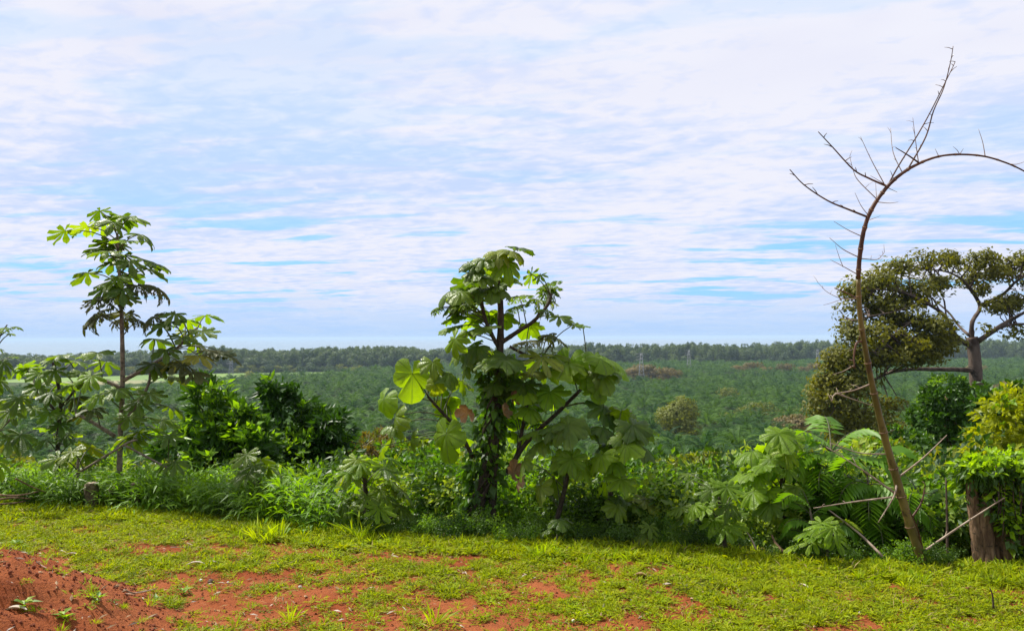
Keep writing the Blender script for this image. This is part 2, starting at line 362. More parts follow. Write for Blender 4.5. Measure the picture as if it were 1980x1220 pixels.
# ------------------------------------------------------------------ ground, field, sea
def axis(parts):
    a = []
    for lo, hi, st in parts: a.append(np.arange(lo, hi, st))
    a.append(np.array([parts[-1][1]])); return np.concatenate(a)
def build_ground():
    def geo(a, b, n): return a + (b - a) * (np.linspace(0, 1, n) ** 2.4)
    xs = np.concatenate([-geo(6.6, 40000, 34)[::-1][:-1], np.arange(-6.6, 5.6, 0.045), geo(5.6, 40000, 34)])
    ys = np.concatenate([np.linspace(-30, 2.4, 14), np.arange(2.6, 10.4, 0.045), np.linspace(10.5, 30, 50), np.linspace(31, 155, 70), np.linspace(165, 1500, 90), np.array([1510., 1600., 3000, 9000, 40000])])
    X, Y = np.meshgrid(xs, ys)
    Z = ground_z(X, Y)
    far = Y > 1300; Z = np.where(far, PLAIN - np.clip((Y - 1300) / 100, 0, 1) * 5, Z)
    nx, ny = len(xs), len(ys)
    V = np.stack([X, Y, Z], -1).reshape(-1, 3)
    i = np.arange(ny - 1)[:, None] * nx + np.arange(nx - 1)[None, :]
    Q = np.stack([i, i + 1, i + nx + 1, i + nx], -1).reshape(-1, 4)
    me = mesh('ground', V, Q, M_SOIL)
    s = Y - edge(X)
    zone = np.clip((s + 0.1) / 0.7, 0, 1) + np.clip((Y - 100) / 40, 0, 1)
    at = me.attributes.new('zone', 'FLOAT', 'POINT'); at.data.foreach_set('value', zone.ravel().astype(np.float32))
    tag(link('ground', me), kind='structure')
    def sheet(name, pts, z, mat):
        me = mesh(name, [(x, y, z) for x, y in pts], [tuple(range(len(pts)))], mat, smooth=False)
        tag(link(name, me), kind='structure')
    sheet('sea', [(-60000, 1420), (60000, 1420), (60000, 60000), (-60000, 60000)], -37.0, M_SEA)
    def at_d(p): return ((p[0] - 990) / F * p[1], p[1])
    FN = [(-60, 490), (20, 520), (300, 580), (600, 700), (790, 870)]; FF = [(790, 990), (600, 985), (300, 930), (20, 850), (-60, 830)]
    sheet('field', [at_d(p) for p in FN + FF], PLAIN + 0.25, M_FIELD)
    sheet('dry_field', [at_d(p) for p in [(60, 690), (230, 720), (330, 760), (300, 800), (200, 790), (60, 760)]], PLAIN + 0.5, M_FIELDB)
    sheet('path', [at_d(p) for p in [(280, 640), (310, 645), (312, 660), (282, 655)]], PLAIN + 0.6, M_STONE)
    return [at_d(p) for p in FN], [at_d(p) for p in FF]
build_ground()

# ------------------------------------------------------------------ scatter (uncountable cover as ONE object)
def scatter(name, pts, rot, scl, idx, meshes, label, cat, jit=None):
    src = bpy.data.collections.new(name + '_pieces')
    for k, me in enumerate(meshes):
        src.objects.link(bpy.data.objects.new('piece_%02d' % k, me))
    me = bpy.data.meshes.new(name); me.vertices.add(len(pts)); me.vertices.foreach_set('co', np.asarray(pts, np.float32).ravel())
    for an, ty, key, arr in (('rot', 'FLOAT_VECTOR', 'vector', rot), ('scl', 'FLOAT_VECTOR', 'vector', scl), ('idx', 'INT', 'value', idx)):
        a = me.attributes.new(an, ty, 'POINT')
        a.data.foreach_set(key, np.asarray(arr, np.int32 if ty == 'INT' else np.float32).ravel())
    o = link(name, me); tag(o, label, cat, kind='stuff')
    g = bpy.data.node_groups.new(name, 'GeometryNodeTree')
    g.interface.new_socket('Geometry', in_out='INPUT', socket_type='NodeSocketGeometry')
    g.interface.new_socket('Geometry', in_out='OUTPUT', socket_type='NodeSocketGeometry')
    n = g.nodes; gi = n.new('NodeGroupInput'); go = n.new('NodeGroupOutput')
    iop = n.new('GeometryNodeInstanceOnPoints'); ci = n.new('GeometryNodeCollectionInfo')
    ci.inputs['Collection'].default_value = src; ci.inputs['Separate Children'].default_value = True; ci.inputs['Reset Children'].default_value = True
    def attr(nm, ty):
        a = n.new('GeometryNodeInputNamedAttribute'); a.data_type = ty; a.inputs['Name'].default_value = nm; return a.outputs['Attribute']
    e2r = n.new('FunctionNodeEulerToRotation'); g.links.new(attr('rot', 'FLOAT_VECTOR'), e2r.inputs[0])
    g.links.new(gi.outputs[0], iop.inputs['Points']); g.links.new(ci.outputs[0], iop.inputs['Instance'])
    iop.inputs['Pick Instance'].default_value = True
    g.links.new(attr('idx', 'INT'), iop.inputs['Instance Index']); g.links.new(e2r.outputs[0], iop.inputs['Rotation'])
    g.links.new(attr('scl', 'FLOAT_VECTOR'), iop.inputs['Scale']); g.links.new(iop.outputs[0], go.inputs[0])
    md = o.modifiers.new('scatter', 'NODES'); md.node_group = g
    return o

# ------------------------------------------------------------------ foliage geometry
def nrm(a): return a / np.maximum(np.linalg.norm(a, axis=-1, keepdims=True), 1e-9)
def leaf_faces(base, d, up, L, W, fold=0.18, droop=0.15):
    """kite leaves of four triangles; arrays (N,3), L and W (N,)"""
    N = len(base); L = np.broadcast_to(L, (N,))[:, None]; W = np.broadcast_to(W, (N,))[:, None]
    d = nrm(d); side = nrm(np.cross(d, up)); n = np.cross(side, d)
    mid = base + d * L * 0.45 - n * W * fold
    l = base + d * L * 0.42 + side * W * 0.5; r = base + d * L * 0.42 - side * W * 0.5
    tip = base + d * L - np.array([0, 0, 1.0]) * L * droop
    V = np.stack([base, r, mid, l, tip], 1).reshape(-1, 3)
    o = np.arange(N)[:, None] * 5
    Fc = np.concatenate([o + np.array([[0, 1, 2]]), o + np.array([[0, 2, 3]]), o + np.array([[2, 1, 4]]), o + np.array([[2, 4, 3]])], 1).reshape(-1, 3)
    return V, Fc
def rdir(rng, n): return nrm(rng.normal(size=(n, 3)))
def lobes_points(rng, lobes, n, shell=0.55, zmin=-1.0):
    lobes = np.array(lobes, float); c = lobes[:, :3]; r = lobes[:, 3:6]
    a = (r[:, 0] * r[:, 1] + r[:, 1] * r[:, 2] + r[:, 0] * r[:, 2]); k = rng.choice(len(lobes), n, p=a / a.sum())
    d = rdir(rng, n); d[:, 2] = np.where(d[:, 2] < zmin, -d[:, 2], d[:, 2])
    f = 1 - shell * rng.random(n) ** 1.6
    return c[k] + d * r[k] * f[:, None], nrm(d / r[k])
def mantle(rng, cen, outw, nl, L, W, jit=0.5, tilt=0.45, droop=0.1):
    """leaves lying along the surface of a crown, so that its lobes catch light and shade"""
    N = len(cen) * nl; c = np.repeat(cen, nl, 0); o = nrm(np.repeat(outw, nl, 0) + rdir(rng, N) * tilt)
    d = np.cross(o, rdir(rng, N)) + o * rng.uniform(-.1, .4, (N, 1)); s = rng.uniform(0.65, 1.25, N)
    return leaf_faces(c + rdir(rng, N) * L * jit - nrm(d) * L * .4, d, o, L * s, W * s, fold=-.1, droop=droop)
def rosettes(rng, cen, outw, nl, L, W, spread=0.9, jit=0.3, droop=0.15, up=0.25):
    N = len(cen); c = np.repeat(cen, nl, 0); o = np.repeat(outw, nl, 0) + np.array([0, 0, up])
    d = nrm(o) + rdir(rng, N * nl) * spread
    s = rng.uniform(0.65, 1.25, N * nl); b = c + rdir(rng, N * nl) * L * jit
    return leaf_faces(b, d, nrm(o) + rdir(rng, N * nl) * 0.4, L * s, W * s * rng.uniform(0.8, 1.2, N * nl), droop=droop)
def cat_geo(parts):
    V = []; Fq = []; m = []; o = 0
    for v, f, k in parts:
        V.append(v); Fq.append(f + o); m.append(np.full(len(f), k)); o += len(v)
    return np.concatenate(V), np.concatenate(Fq), np.concatenate(m)

# ---- lobed leaves (cecropia, balsa): blade in XY, tip +Y, petiole joins at the origin
def lobed(name, mat, nl=9, cleft=0.32, arc=310, back=0.45, droop=0.6, seed=0, holes=0.0, us=(-1, -.86, -.5, 0, .5, .86, 1), rings=(0.22, .5, .78, 1.0), tipp=0.6, gap=0.9, cup=0.13, ragged=0.0, tip=1.0, wav=.012):
    rng = np.random.default_rng(seed); arc = math.radians(arc); half = arc / nl / 2
    V = [(0, 0, 0)]; UV = [(0.0, 0.0)]; cols = []
    for k in range(nl):
        a0 = -arc / 2 + half * (2 * k + 1)
        Lk = (1 - back * (abs(a0) / (arc / 2)) ** 1.6) * rng.uniform(0.9, 1.08) * (tip if abs(a0) < half else 1.0); dk = droop * rng.uniform(0.55, 1.6); tw = rng.uniform(-0.16, 0.16); ck = cup * rng.uniform(.5, 1.6)
        for u in us:
            th = a0 + u * half * gap + tw * 0.25
            R = Lk * (cleft + (1 - cleft) * max(0.0, 1 - abs(u) ** 2.4) ** tipp)
            R *= 1 - ragged * rng.random() * (rng.random() < 0.6)
            col = []
            for f in rings:
                r = R * f; ph = dk * r
                rx = math.sin(ph) / dk if dk > 0.05 else r; z = -(1 - math.cos(ph)) / dk if dk > 0.05 else 0
                z += ck * r * math.sin(math.pi * min(1, abs(u) * 1.15)) - ck * .8 * r * abs(u) ** 3 + tw * r * u * 0.9 + rng.normal() * wav * r
                col.append(len(V)); V.append((-math.sin(th) * rx, math.cos(th) * rx, z)); UV.append((abs(u), r))
            cols.append(col)
    faces = []
    for a, b in zip(cols[:-1], cols[1:]):
        faces.append((0, b[0], a[0]))
        for i in range(len(rings) - 1):
            if rng.random() < holes * (0.4 + i * 0.5): continue
            faces.append((a[i], b[i], b[i + 1], a[i + 1]))
    return mesh(name, V, [f[::-1] for f in faces], mat, uv=UV)
FINE_U = tuple(np.linspace(-1, 1, 13)); FINE_R = (0.15, .28, .4, .52, .64, .76, .88, 1.0)
LEAVES = {}
def leaf_mesh(kind, var, matname):
    key = (kind, var, matname)
    if key not in LEAVES:
        mat = MATS[matname]; s = 100 + var * 7
        if kind == 'cec':
            dr = (0.25, 0.55, 0.85, 1.2)[var % 4]
            LEAVES[key] = lobed('cecropia_leaf', mat, nl=(8, 8, 7, 8)[var % 4], cleft=(0.22, .20, .25, .22)[var % 4], droop=dr, seed=s, gap=.84, tipp=.5, cup=.09)
        elif kind == 'holey':
            dr = (0.4, 0.8, 1.1, 1.4)[var % 4]
            LEAVES[key] = lobed('cecropia_leaf', mat, nl=(8, 7, 9, 8)[var % 4], cleft=0.24, gap=.86, droop=dr, seed=s, holes=0.075, us=FINE_U, rings=FINE_R, ragged=0.12)
        elif kind == 'broad':          # shallow broad lobes
            dr = (0.45, 0.8, 1.15, 1.5)[var % 4]
            LEAVES[key] = lobed('cecropia_leaf', mat, nl=(7, 6, 7, 5)[var % 4], cleft=(0.58, .62, .5, .66)[var % 4], arc=325, back=0.38, droop=dr, seed=s, tipp=0.7, gap=0.95)
        elif kind == 'broadholey':
            dr = (0.5, 0.9, 1.2, 1.5)[var % 4]
            LEAVES[key] = lobed('cecropia_leaf', mat, nl=7, cleft=0.5, arc=325, back=0.38, droop=dr, seed=s, holes=0.1, us=FINE_U, rings=FINE_R, ragged=0.2)
        elif kind == 'heart':
            dr = (0.5, 0.9, 1.2, 0.7)[var % 4]
            LEAVES[key] = lobed('balsa_leaf', mat, nl=5, cleft=0.80, arc=336, back=0.30, droop=dr, seed=s, gap=1.0, cup=0.07, tipp=1.0, tip=1.22, wav=.03)
    return LEAVES[key]

def make_leaf(parent, stem, hub, rad, kind, var, mat, tilt=None, yaw=None, rng=None, attach=None, petr=0.005):
    """one leaf object and its petiole under a plant"""
    if attach is None:
        tgt = hub - Vector((0, 0, 0.16)); best = min(stem, key=lambda p: (p - tgt).length + (0.6 * max(0, p.z - hub.z + 0.02)))
    else: best = attach
    h = Vector((hub.x - best.x, hub.y - best.y, 0))
    if h.length < 0.02: h = Vector((rng.uniform(-1, 1), rng.uniform(-1, 0.2), 0))
    h.normalize()
    if yaw is not None: h = Matrix.Rotation(math.radians(yaw), 3, 'Z') @ h
    t = math.radians(tilt if tilt is not None else rng.uniform(4, 34))
    T = h * math.cos(t) - Vector((0, 0, 1)) * math.sin(t); N = h * math.sin(t) + Vector((0, 0, 1)) * math.cos(t)
    roll = rng.uniform(-0.25, 0.25); N = Matrix.Rotation(roll, 3, T) @ N; S = T.cross(N)
    R = Matrix((S, T, N)).transposed() * rad
    me = leaf_mesh(kind, var, mat)
    M = R.to_4x4(); M.translation = hub
    o = link('leaf', me, parent, mw=M)
    mid = (best + hub) * 0.5 + Vector((0, 0, 0.10 * (hub - best).length)) - h * 0.0
    g = Geo(); pts = spline([best, mid, hub], 3); g.tube(pts, [petr * (1.15 - 0.35 * i / (len(pts) - 1)) for i in range(len(pts))], 5, cap=False)
    link('petiole', g.mesh('petiole', M_PET, best), o, loc=best)
    return o

def stem_points(pl, d, per=8): return spline([px(p[0], p[1], p[2] if len(p) > 2 and p[2] else d) for p in pl], per)
def build_lobed_plant(name, label, cat, d, stems, leaves, seed, group=None, stem_mat=None, kind='cec', mats=('cecropia_leaf',), base_ground=True, reach=0.34, extra=0.35, grow=1.02):
    """stems: list of (pixel polyline, r0 px, r1 px); leaves: (x, y, radius px[, opts])"""
    rng = np.random.default_rng(seed); lines = []; allp = []
    for i, (pl, r0, r1) in enumerate(stems):
        pts = stem_points(pl, d)
        if i == 0 and base_ground:
            b = pts[0]; zg = gz(b.x, b.y) - 0.05
            if b.z > zg + 0.03:
                k = max(2, int((b.z - zg) / 0.15)); pts = [Vector((b.x, b.y, zg + (b.z - zg) * j / k)) for j in range(k)] + pts
        lines.append((pts, r0 * m_per_px(d), r1 * m_per_px(d))); allp += pts
    base = lines[0][0][0]; root = thing(name, base, label, cat, group)
    for i, (pts, r0, r1) in enumerate(lines):
        g = Geo(); n = len(pts)
        g.tube(pts, [(r0 + (r1 - r0) * j / (n - 1)) * (1.12 if (j % 4 == 0) else 1.0) for j in range(n)], 8)
        link('stem' if i == 0 else 'branch', g.mesh('stem', stem_mat or M_STEM, pts[0]), root, loc=pts[0])
    more = []
    for lf in leaves:
        if rng.random() < extra: more.append((lf[0] + rng.normal(0, 16), lf[1] + rng.normal(4, 12), lf[2] * rng.uniform(.75, .95), {q: w for q, w in (lf[3] if len(lf) > 3 else {}).items() if q in ('k', 'm')}))
    for j, lf in enumerate(list(leaves) + more):
        x, y, r = lf[:3]; r = r * grow; o = lf[3] if len(lf) > 3 else {}
        h0 = px(x, y, d); near = min(allp, key=lambda p: abs(p.z - (h0.z - 0.12)) * 0.8 + abs(p.x - h0.x))
        dx = abs(h0.x - near.x); R = rng.uniform(0.75, 1.25) * reach; dy = o.get('dy')
        if dy is None:
            dy = math.sqrt(max(0.0, R * R - dx * dx)) * rng.uniform(0.5, 1.0) * (-1 if rng.random() < 0.58 else 1)
        sx = 990 + F * near.x / near.y; x = x - max(-1.0, min(1.0, (x - sx) / (r + 1))) * .38 * r * (0 if 'yaw' in o or o.get('t', 0) > 58 else 1)
        hub = px(x, y, near.y + dy); rad = r * m_per_px(near.y + dy) * rng.uniform(0.93, 1.07)
        make_leaf(root, allp, hub, rad, o.get('k', kind), int(o.get('v', rng.integers(0, 4))), o.get('m', mats[int(rng.integers(0, len(mats)))]),
                  o.get('t'), o.get('yaw'), rng, petr=max(0.0035, 1.1 * m_per_px(d)))
    return root

# PLANTS_BEGIN
O = dict
HO = O(k='holey', m='old_cecropia_leaf')
def lv(txt, r, **o):
    out = []
    for tok in txt.split():
        a = tok.split(','); out.append((float(a[0]), float(a[1]), float(a[2]) if len(a) > 2 else r, dict(o)))
    return out

# the tall cecropia with cut posts at its foot
build_lobed_plant('cecropia_tree', 'tall slender cecropia tree rising from the brush beside two cut posts', 'tree', 9.3,
    [([(231, 905), (233, 840), (237, 740), (236, 640), (233, 560), (229, 500), (227, 455)], 5.4, 2.4),
     ([(238, 736), (300, 702), (345, 671), (366, 645), (382, 634)], 4, 2),
     ([(235, 822), (256, 795), (275, 768), (288, 740), (290, 720)], 4.5, 2),
     ([(233, 750), (212, 740), (190, 733)], 4.5, 2.5),
     ([(222, 843), (185, 820), (146, 799)], 4, 2.5)],
    lv('152,438 183,428 214,430 240,420 268,420 287,453 254,466 178,481 201,466 197,486 245,494 291,500 212,508 ', 43)
    + lv('306,520,48 257,530 152,528 208,543 190,556 240,560 262,505 222,470 ', 44)
    + lv('284,552 320,556 176,578 212,575 ', 44, **HO) + lv('166,606,52', 52, t=38, v=3, **HO) + lv('249,606 296,612', 40, t=30, v=2, **HO)
    + lv('330,622 357,618 407,610 367,640 396,640 313,630 300,655 377,660 322,676', 40)
    + lv('386,688 433,683,42 352,704 374,720 300,704 330,700', 42, m='old_cecropia_leaf') + lv('311,706 346,786,44 343,728 330,812 274,776 258,806 295,818 300,760 250,750', 42)
    + lv('187,682 193,764 222,752 168,726 134,745 205,700', 40) + lv('160,800 180,790 140,770', 38, m='old_cecropia_leaf'),
    seed=3, grow=1.06, extra=0.28, mats=('cecropia_leaf', 'cecropia_leaf', 'cecropia_leaf', 'young_cecropia_leaf'))
build_lobed_plant('cecropia_tree', 'bushy low cecropia left of the tall cecropia, crown below the sea line', 'tree', 9.9,
    [([(112, 900), (112, 850), (117, 775), (106, 715), (102, 700)], 4.5, 2.5), ([(113, 800), (85, 770), (70, 750)], 3, 2), ([(115, 790), (140, 760), (155, 735)], 3, 2)],
    lv('103,694 128,686 53,712 30,706 103,716 78,722 140,698 160,720 69,751 84,798 134,791 159,776 118,819 87,829 59,788 45,760 100,760 120,745 30,775 75,850 140,840 165,850', 40),
    seed=5, grow=0.92, extra=0.3, stem_mat=M_STEMD, mats=('cecropia_leaf', 'cecropia_leaf', 'young_cecropia_leaf'))
build_lobed_plant('cecropia_sapling', 'drooping large-leaved cecropia sapling at the far end of the brushwood pile', 'sapling', 8.9,
    [([(-40, 960), (-38, 880), (-30, 800), (-20, 740)], 5, 3), ([(-38, 860), (0, 830), (30, 800)], 3, 2)],
    lv('19,794 10,735 45,840,52 18,846,50 4,890,50 -5,770 40,770 -20,720 20,700', 46, t=40), seed=8, grow=0.95, extra=0.1, mats=('cecropia_leaf', 'cecropia_leaf', 'young_cecropia_leaf'))
build_lobed_plant('cecropia_sapling', 'low cecropia sapling with big pale-ribbed leaves growing under the tall cecropia', 'sapling', 8.9,
    [([(150, 945), (150, 900), (152, 885)], 3, 2), ([(150, 915), (240, 860), (265, 850)], 2.5, 2), ([(240, 860), (325, 905)], 2, 2)],
    lv('131,872,42 160,880 174,865 249,846,48 270,835 327,842 324,897,42 346,893 100,885', 40, t=32), seed=9, grow=0.95, extra=0.0, base_ground=True)

# the vine-hung central tree
CEN = build_lobed_plant('cecropia_tree', 'broad-leaved tree hung with vines in the middle of the lawn edge', 'tree', 7.75,
    [([(922, 1015), (935, 930), (955, 840), (963, 740), (967, 673), (968, 597), (963, 550), (962, 520)], 12, 4),
     ([(967, 677), (950, 645), (937, 613), (930, 573), (932, 550)], 4.5, 3),
     ([(970, 662), (1003, 640), (1033, 620), (1060, 588), (1066, 567)], 4.5, 2.5),
     ([(979, 914), (1022, 851), (1082, 794), (1138, 738)], 5, 3),
     ([(915, 885), (887, 833), (852, 794), (827, 766)], 4, 2.5),
     ([(985, 670), (1025, 690), (1047, 693)], 3, 2.5),
     ([(1000, 880), (1012, 820), (1020, 770)], 4, 3), ([(950, 1030), (953, 960), (958, 880), (962, 800)], 9, 5)],
    lv('1000,485,44 1018,480,38 967,490 937,507 910,513 963,520 980,537 933,537 893,545,50 907,560 927,558 950,555 857,562 867,585,42', 44, m='cecropia_leaf')
    + lv('988,508,52', 52, t=45, dy=-.25, v=2) + [(1028, 530, 30, O(k='cec', v=0, t=62, yaw=-50, m='young_cecropia_leaf', dy=-.1))]
    + lv('836,598,26 887,588 913,584 1003,573 1040,580,42 1062,557,34 1073,583,26 1057,600,32', 38, k='broadholey', m='cecropia_leaf')
    + lv('1095,612,38 1110,627,24', 34, k='cec') + lv('980,607 947,603 920,610 870,613,36 863,633,36 893,640 927,633 1023,630', 42)
    + lv('880,655,46', 46, t=65, m='young_cecropia_leaf', k='broad', dy=-.3) + lv('1067,648,46 1090,655,34 1020,660', 40, k='broadholey', m='old_cecropia_leaf')
    + lv('907,670 893,687,46 837,700,42 867,722,40 893,705 940,680', 42, m='cecropia_leaf', t=36) + lv('1047,690,60 1080,687,48', 54, k='cec', v=1, m='cecropia_leaf', t=24)
    + lv('983,695,56', 56, m='cecropia_leaf', dy=-.35) + lv('1100,700,52', 52, k='heart', m='balsa_leaf', t=78, dy=-.1) + lv('1010,740,46 1013,757 1063,757,48 893,735 1040,720', 44)
    + lv('1140,697,34 1160,688,36 1195,695,44', 40, k='heart', m='balsa_leaf', t=28) + lv('1163,720,52', 52, k='broad', v=1, m='cecropia_leaf', t=50, yaw=-40, dy=-.25)
    + lv('1157,742,32 1133,723,32', 32, k='heart', m='balsa_leaf', t=60) + lv('1187,787,60', 60, v=2, m='cecropia_leaf', t=38, dy=-.2)
    + lv('797,722,48', 48, k='heart', v=0, m='balsa_leaf', t=74, yaw=50, dy=-.15) + lv('742,772,40', 40, k='heart', v=1, m='balsa_leaf', t=70, yaw=45, dy=0) + lv('842,742,24', 24, k='heart', m='balsa_leaf', t=60)
    + lv('765,805,50 795,845,34', 40, k='broad', v=3, t=82, m='cecropia_leaf', dy=-.1) + lv('742,862,24', 24, k='heart', v=0, t=60) + lv('863,838,50', 50, k='heart', v=0, m='balsa_leaf', t=76, yaw=20, dy=-.2) + lv('866,785,34', 34, k='heart', m='balsa_leaf', t=60)
    + lv('990,800,44 1030,790,44 1050,820,40 940,760,38 1000,840,36', 40) ,
    seed=21, kind='broad', mats=('cecropia_leaf', 'cecropia_leaf', 'young_cecropia_leaf', 'balsa_leaf'), stem_mat=M_STEMD, reach=0.30, grow=1.0, extra=.5)
build_lobed_plant('cecropia_sapling', 'dark-stemmed cecropia sapling leaning beside the vine-hung tree', 'sapling', 7.35,
    [([(1078, 1000), (1092, 945), (1100, 905), (1106, 862)], 5, 3.5)],
    lv('1099,822,56', 56, k='broad', v=1, t=42, yaw=-30, dy=-.25) + lv('1022,833,48 1152,826,50 1057,826,44 1130,812,46', 46, k='broad') + lv('1064,886,40 1085,884,36 1110,886 1145,897', 40, m='young_cecropia_leaf', k='broad', t=55)
    + lv('1014,890,42 1046,940,42 1075,930', 40, t=60, k='broad'), seed=25, stem_mat=M_STEMD, reach=0.26)
build_lobed_plant('cecropia_sapling', 'straight dark-stemmed cecropia sapling with a crown of heavy drooping leaves', 'sapling', 7.3,
    [([(1172, 1042), (1178, 985), (1184, 930), (1192, 875), (1196, 830)], 5, 3.5)],
    lv('1170,856,48 1200,856,46 1205,795,56 1241,822,48 1262,824,30 1255,858,54 1237,838 1212,926 1184,900 1170,932 1150,880', 44, t=30) + lv('1205,978,40 1241,974,44 1191,981 1262,968', 38, t=28),
    seed=27, stem_mat=M_STEMD, reach=0.30, kind='broad', mats=('cecropia_leaf', 'cecropia_leaf', 'young_cecropia_leaf'))
build_lobed_plant('cecropia_sapling', 'rounded cecropia sapling with a reddish bud left of the vine-hung tree', 'sapling', 7.75,
    [([(711, 1005), (708, 960), (704, 916)], 5, 4)],
    lv('668,905,48 652,920,40 681,888,42 728,888,42 760,902,48 773,932,44 795,950,44 792,978,48 803,996 672,964,44 711,958 704,985 647,967 746,981 753,946 690,930 735,925', 42, t=34),
    seed=31, stem_mat=M_STEMD, reach=0.28, mats=('cecropia_leaf', 'cecropia_leaf', 'young_cecropia_leaf'))
build_lobed_plant('cecropia_sapling', 'small cecropia sapling among lance-leaved brush between the bushes and the lawn', 'sapling', 8.4,
    [([(496, 985), (498, 950), (500, 910)], 4, 3)],
    lv('462,878 507,888 530,902 483,900 465,914 566,948,46 583,958 572,970 598,976,42 548,944 542,966,42 520,940', 40, t=36), seed=33, stem_mat=M_STEMD, reach=0.26)
build_lobed_plant('cecropia_sapling', 'tall bright green cecropia sapling spreading beside the feathery shrubs', 'sapling', 7.1,
    [([(1514, 1005), (1513, 950), (1511, 890), (1508, 865)], 5.5, 4)],
    lv('1489,858,52 1470,862,46 1506,838,48 1530,842,46 1439,886,46 1421,912,44 1478,888 1527,873,46 1563,880,46 1450,920 1478,902 1510,930 1591,912 1563,902 1478,974 1556,940 1527,976 1440,950', 44, t=34),
    seed=35, grow=1.0, extra=0.2, stem_mat=M_STEMD, reach=0.34, mats=('young_cecropia_leaf', 'young_cecropia_leaf', 'cecropia_leaf'), kind='broad')
build_lobed_plant('cecropia_sapling', 'short cecropia sapling with a leaning crown and pale star-shaped leaves', 'sapling', 6.8,
    [([(1404, 1068), (1396, 1015), (1390, 960)], 4.5, 3)],
    lv('1393,938,46 1370,945 1416,941 1326,976,46 1303,980,38 1346,979 1322,928,36 1421,976 1430,1011 1404,1015 1372,1003 1437,958', 42, t=34), seed=37, stem_mat=M_STEMD, reach=0.28, mats=('cecropia_leaf', 'cecropia_leaf', 'young_cecropia_leaf'))
build_lobed_plant('cecropia_seedling', 'yellow-green cecropia seedling at the grass edge below the leaning bamboo', 'seedling', 6.5,
    [([(1600, 1068), (1604, 1040), (1606, 1020)], 3, 2)],
    lv('1619,1020,44 1651,1006,40 1591,1043,38 1549,1027,36 1530,1052,34 1584,1010,38 1630,1040 1560,1045', 36, t=30), seed=39, mats=('young_cecropia_leaf',), reach=0.22)
build_lobed_plant('cecropia_seedling', 'grey-green seedling at the foot of the straight dark sapling', 'seedling', 6.95,
    [([(1255, 1068), (1254, 1050), (1252, 1036)], 3, 2)], lv('1238,1036,36 1268,1036,36 1252,1028,34', 36, t=26), seed=41, reach=0.14)
build_lobed_plant('cecropia_seedling', 'broad-leaved seedling beside a curled brown leaf under the leaning sapling', 'seedling', 7.05,
    [([(1078, 1050), (1078, 1030), (1076, 1015)], 3, 2)], lv('1056,1022,40 1096,1012,38 1080,1004,34', 38, t=30), seed=43, reach=0.14, kind='broad')
build_lobed_plant('slender_shrub', 'thin twig of small fresh leaves reaching up beyond the brushwood', 'shrub', 9.4,
    [([(-30, 800), (-12, 700), (0, 650), (14, 628)], 2.5, 1.2)], lv('15,634,18 38,632,16 25,645,14 -5,640,18 30,690,14 5,675,14', 16, t=10), seed=45, reach=0.12, mats=('young_cecropia_leaf',))

# ---- vine on the central trunk
def leaf_part(name, parent, V, Fc, mats, mi=None, origin=(0, 0, 0), smooth=False):
    return link(name, mesh(name, V - np.array(origin), Fc, mats, mi, smooth), parent, loc=origin)
def vine_on_trunk():
    rng = np.random.default_rng(5); line = spline([px(*p, 7.75) for p in [(915, 1015), (930, 935), (948, 850), (960, 760), (964, 700)]], 14)
    L = np.array([tuple(p) for p in line]); n = 320
    k = rng.integers(0, len(L), n); ang = rng.uniform(0, 2 * math.pi, n); r = 0.05 + 0.10 * rng.random(n) ** 1.3 * (0.6 + 0.8 * vnoise(L[k][:, 2] * 3, ang, 4))
    out = np.stack([np.cos(ang), np.sin(ang), np.zeros(n)], 1); cen = L[k] + out * r[:, None] + np.array([0, 0, 1]) * rng.uniform(-.05, .05, (n, 1))
    V, Fc = rosettes(rng, cen, out + np.array([0, 0, -.5]), 3, 0.075, 0.06, 0.8, 0.6, 0.3, up=0.0)
    mi = (rng.random(len(Fc) // 4).repeat(4) < 0.4).astype(int)
    o = L[0]; root = thing('climbing_vine', o, 'leafy climbing vine wrapped round the trunk of the broad-leaved tree', 'vine')
    leaf_part('foliage', root, V, Fc, [M_UNDERD, M_VINE], mi, o)
    g = Geo()
    for a in range(5):
        ph = rng.uniform(0, 6.28); g.tube([Vector(p) + Vector((math.cos(ph + i * .22), math.sin(ph + i * .22), 0)) * 0.075 for i, p in enumerate(L[:, :])], [0.011] * len(L), 5)
    link('vine_stem', g.mesh('vine_stem', M_STEMD, o), root, loc=o)
    # withered leaves caught in it
    for (x, y, r) in [(905, 800, 30), (992, 770, 26), (995, 915, 30), (1000, 935, 26), (975, 800, 24)]:
        p = px(x, y, 7.5); q = leaf_mesh('broad', 3, 'dry_leaf')
        M = (Euler((rng.uniform(1, 2), rng.uniform(-.5, .5), rng.uniform(0, 6))).to_matrix() * (r * m_per_px(7.5))).to_4x4(); M.translation = p
        link('withered_leaf', q, root, mw=M)
vine_on_trunk()

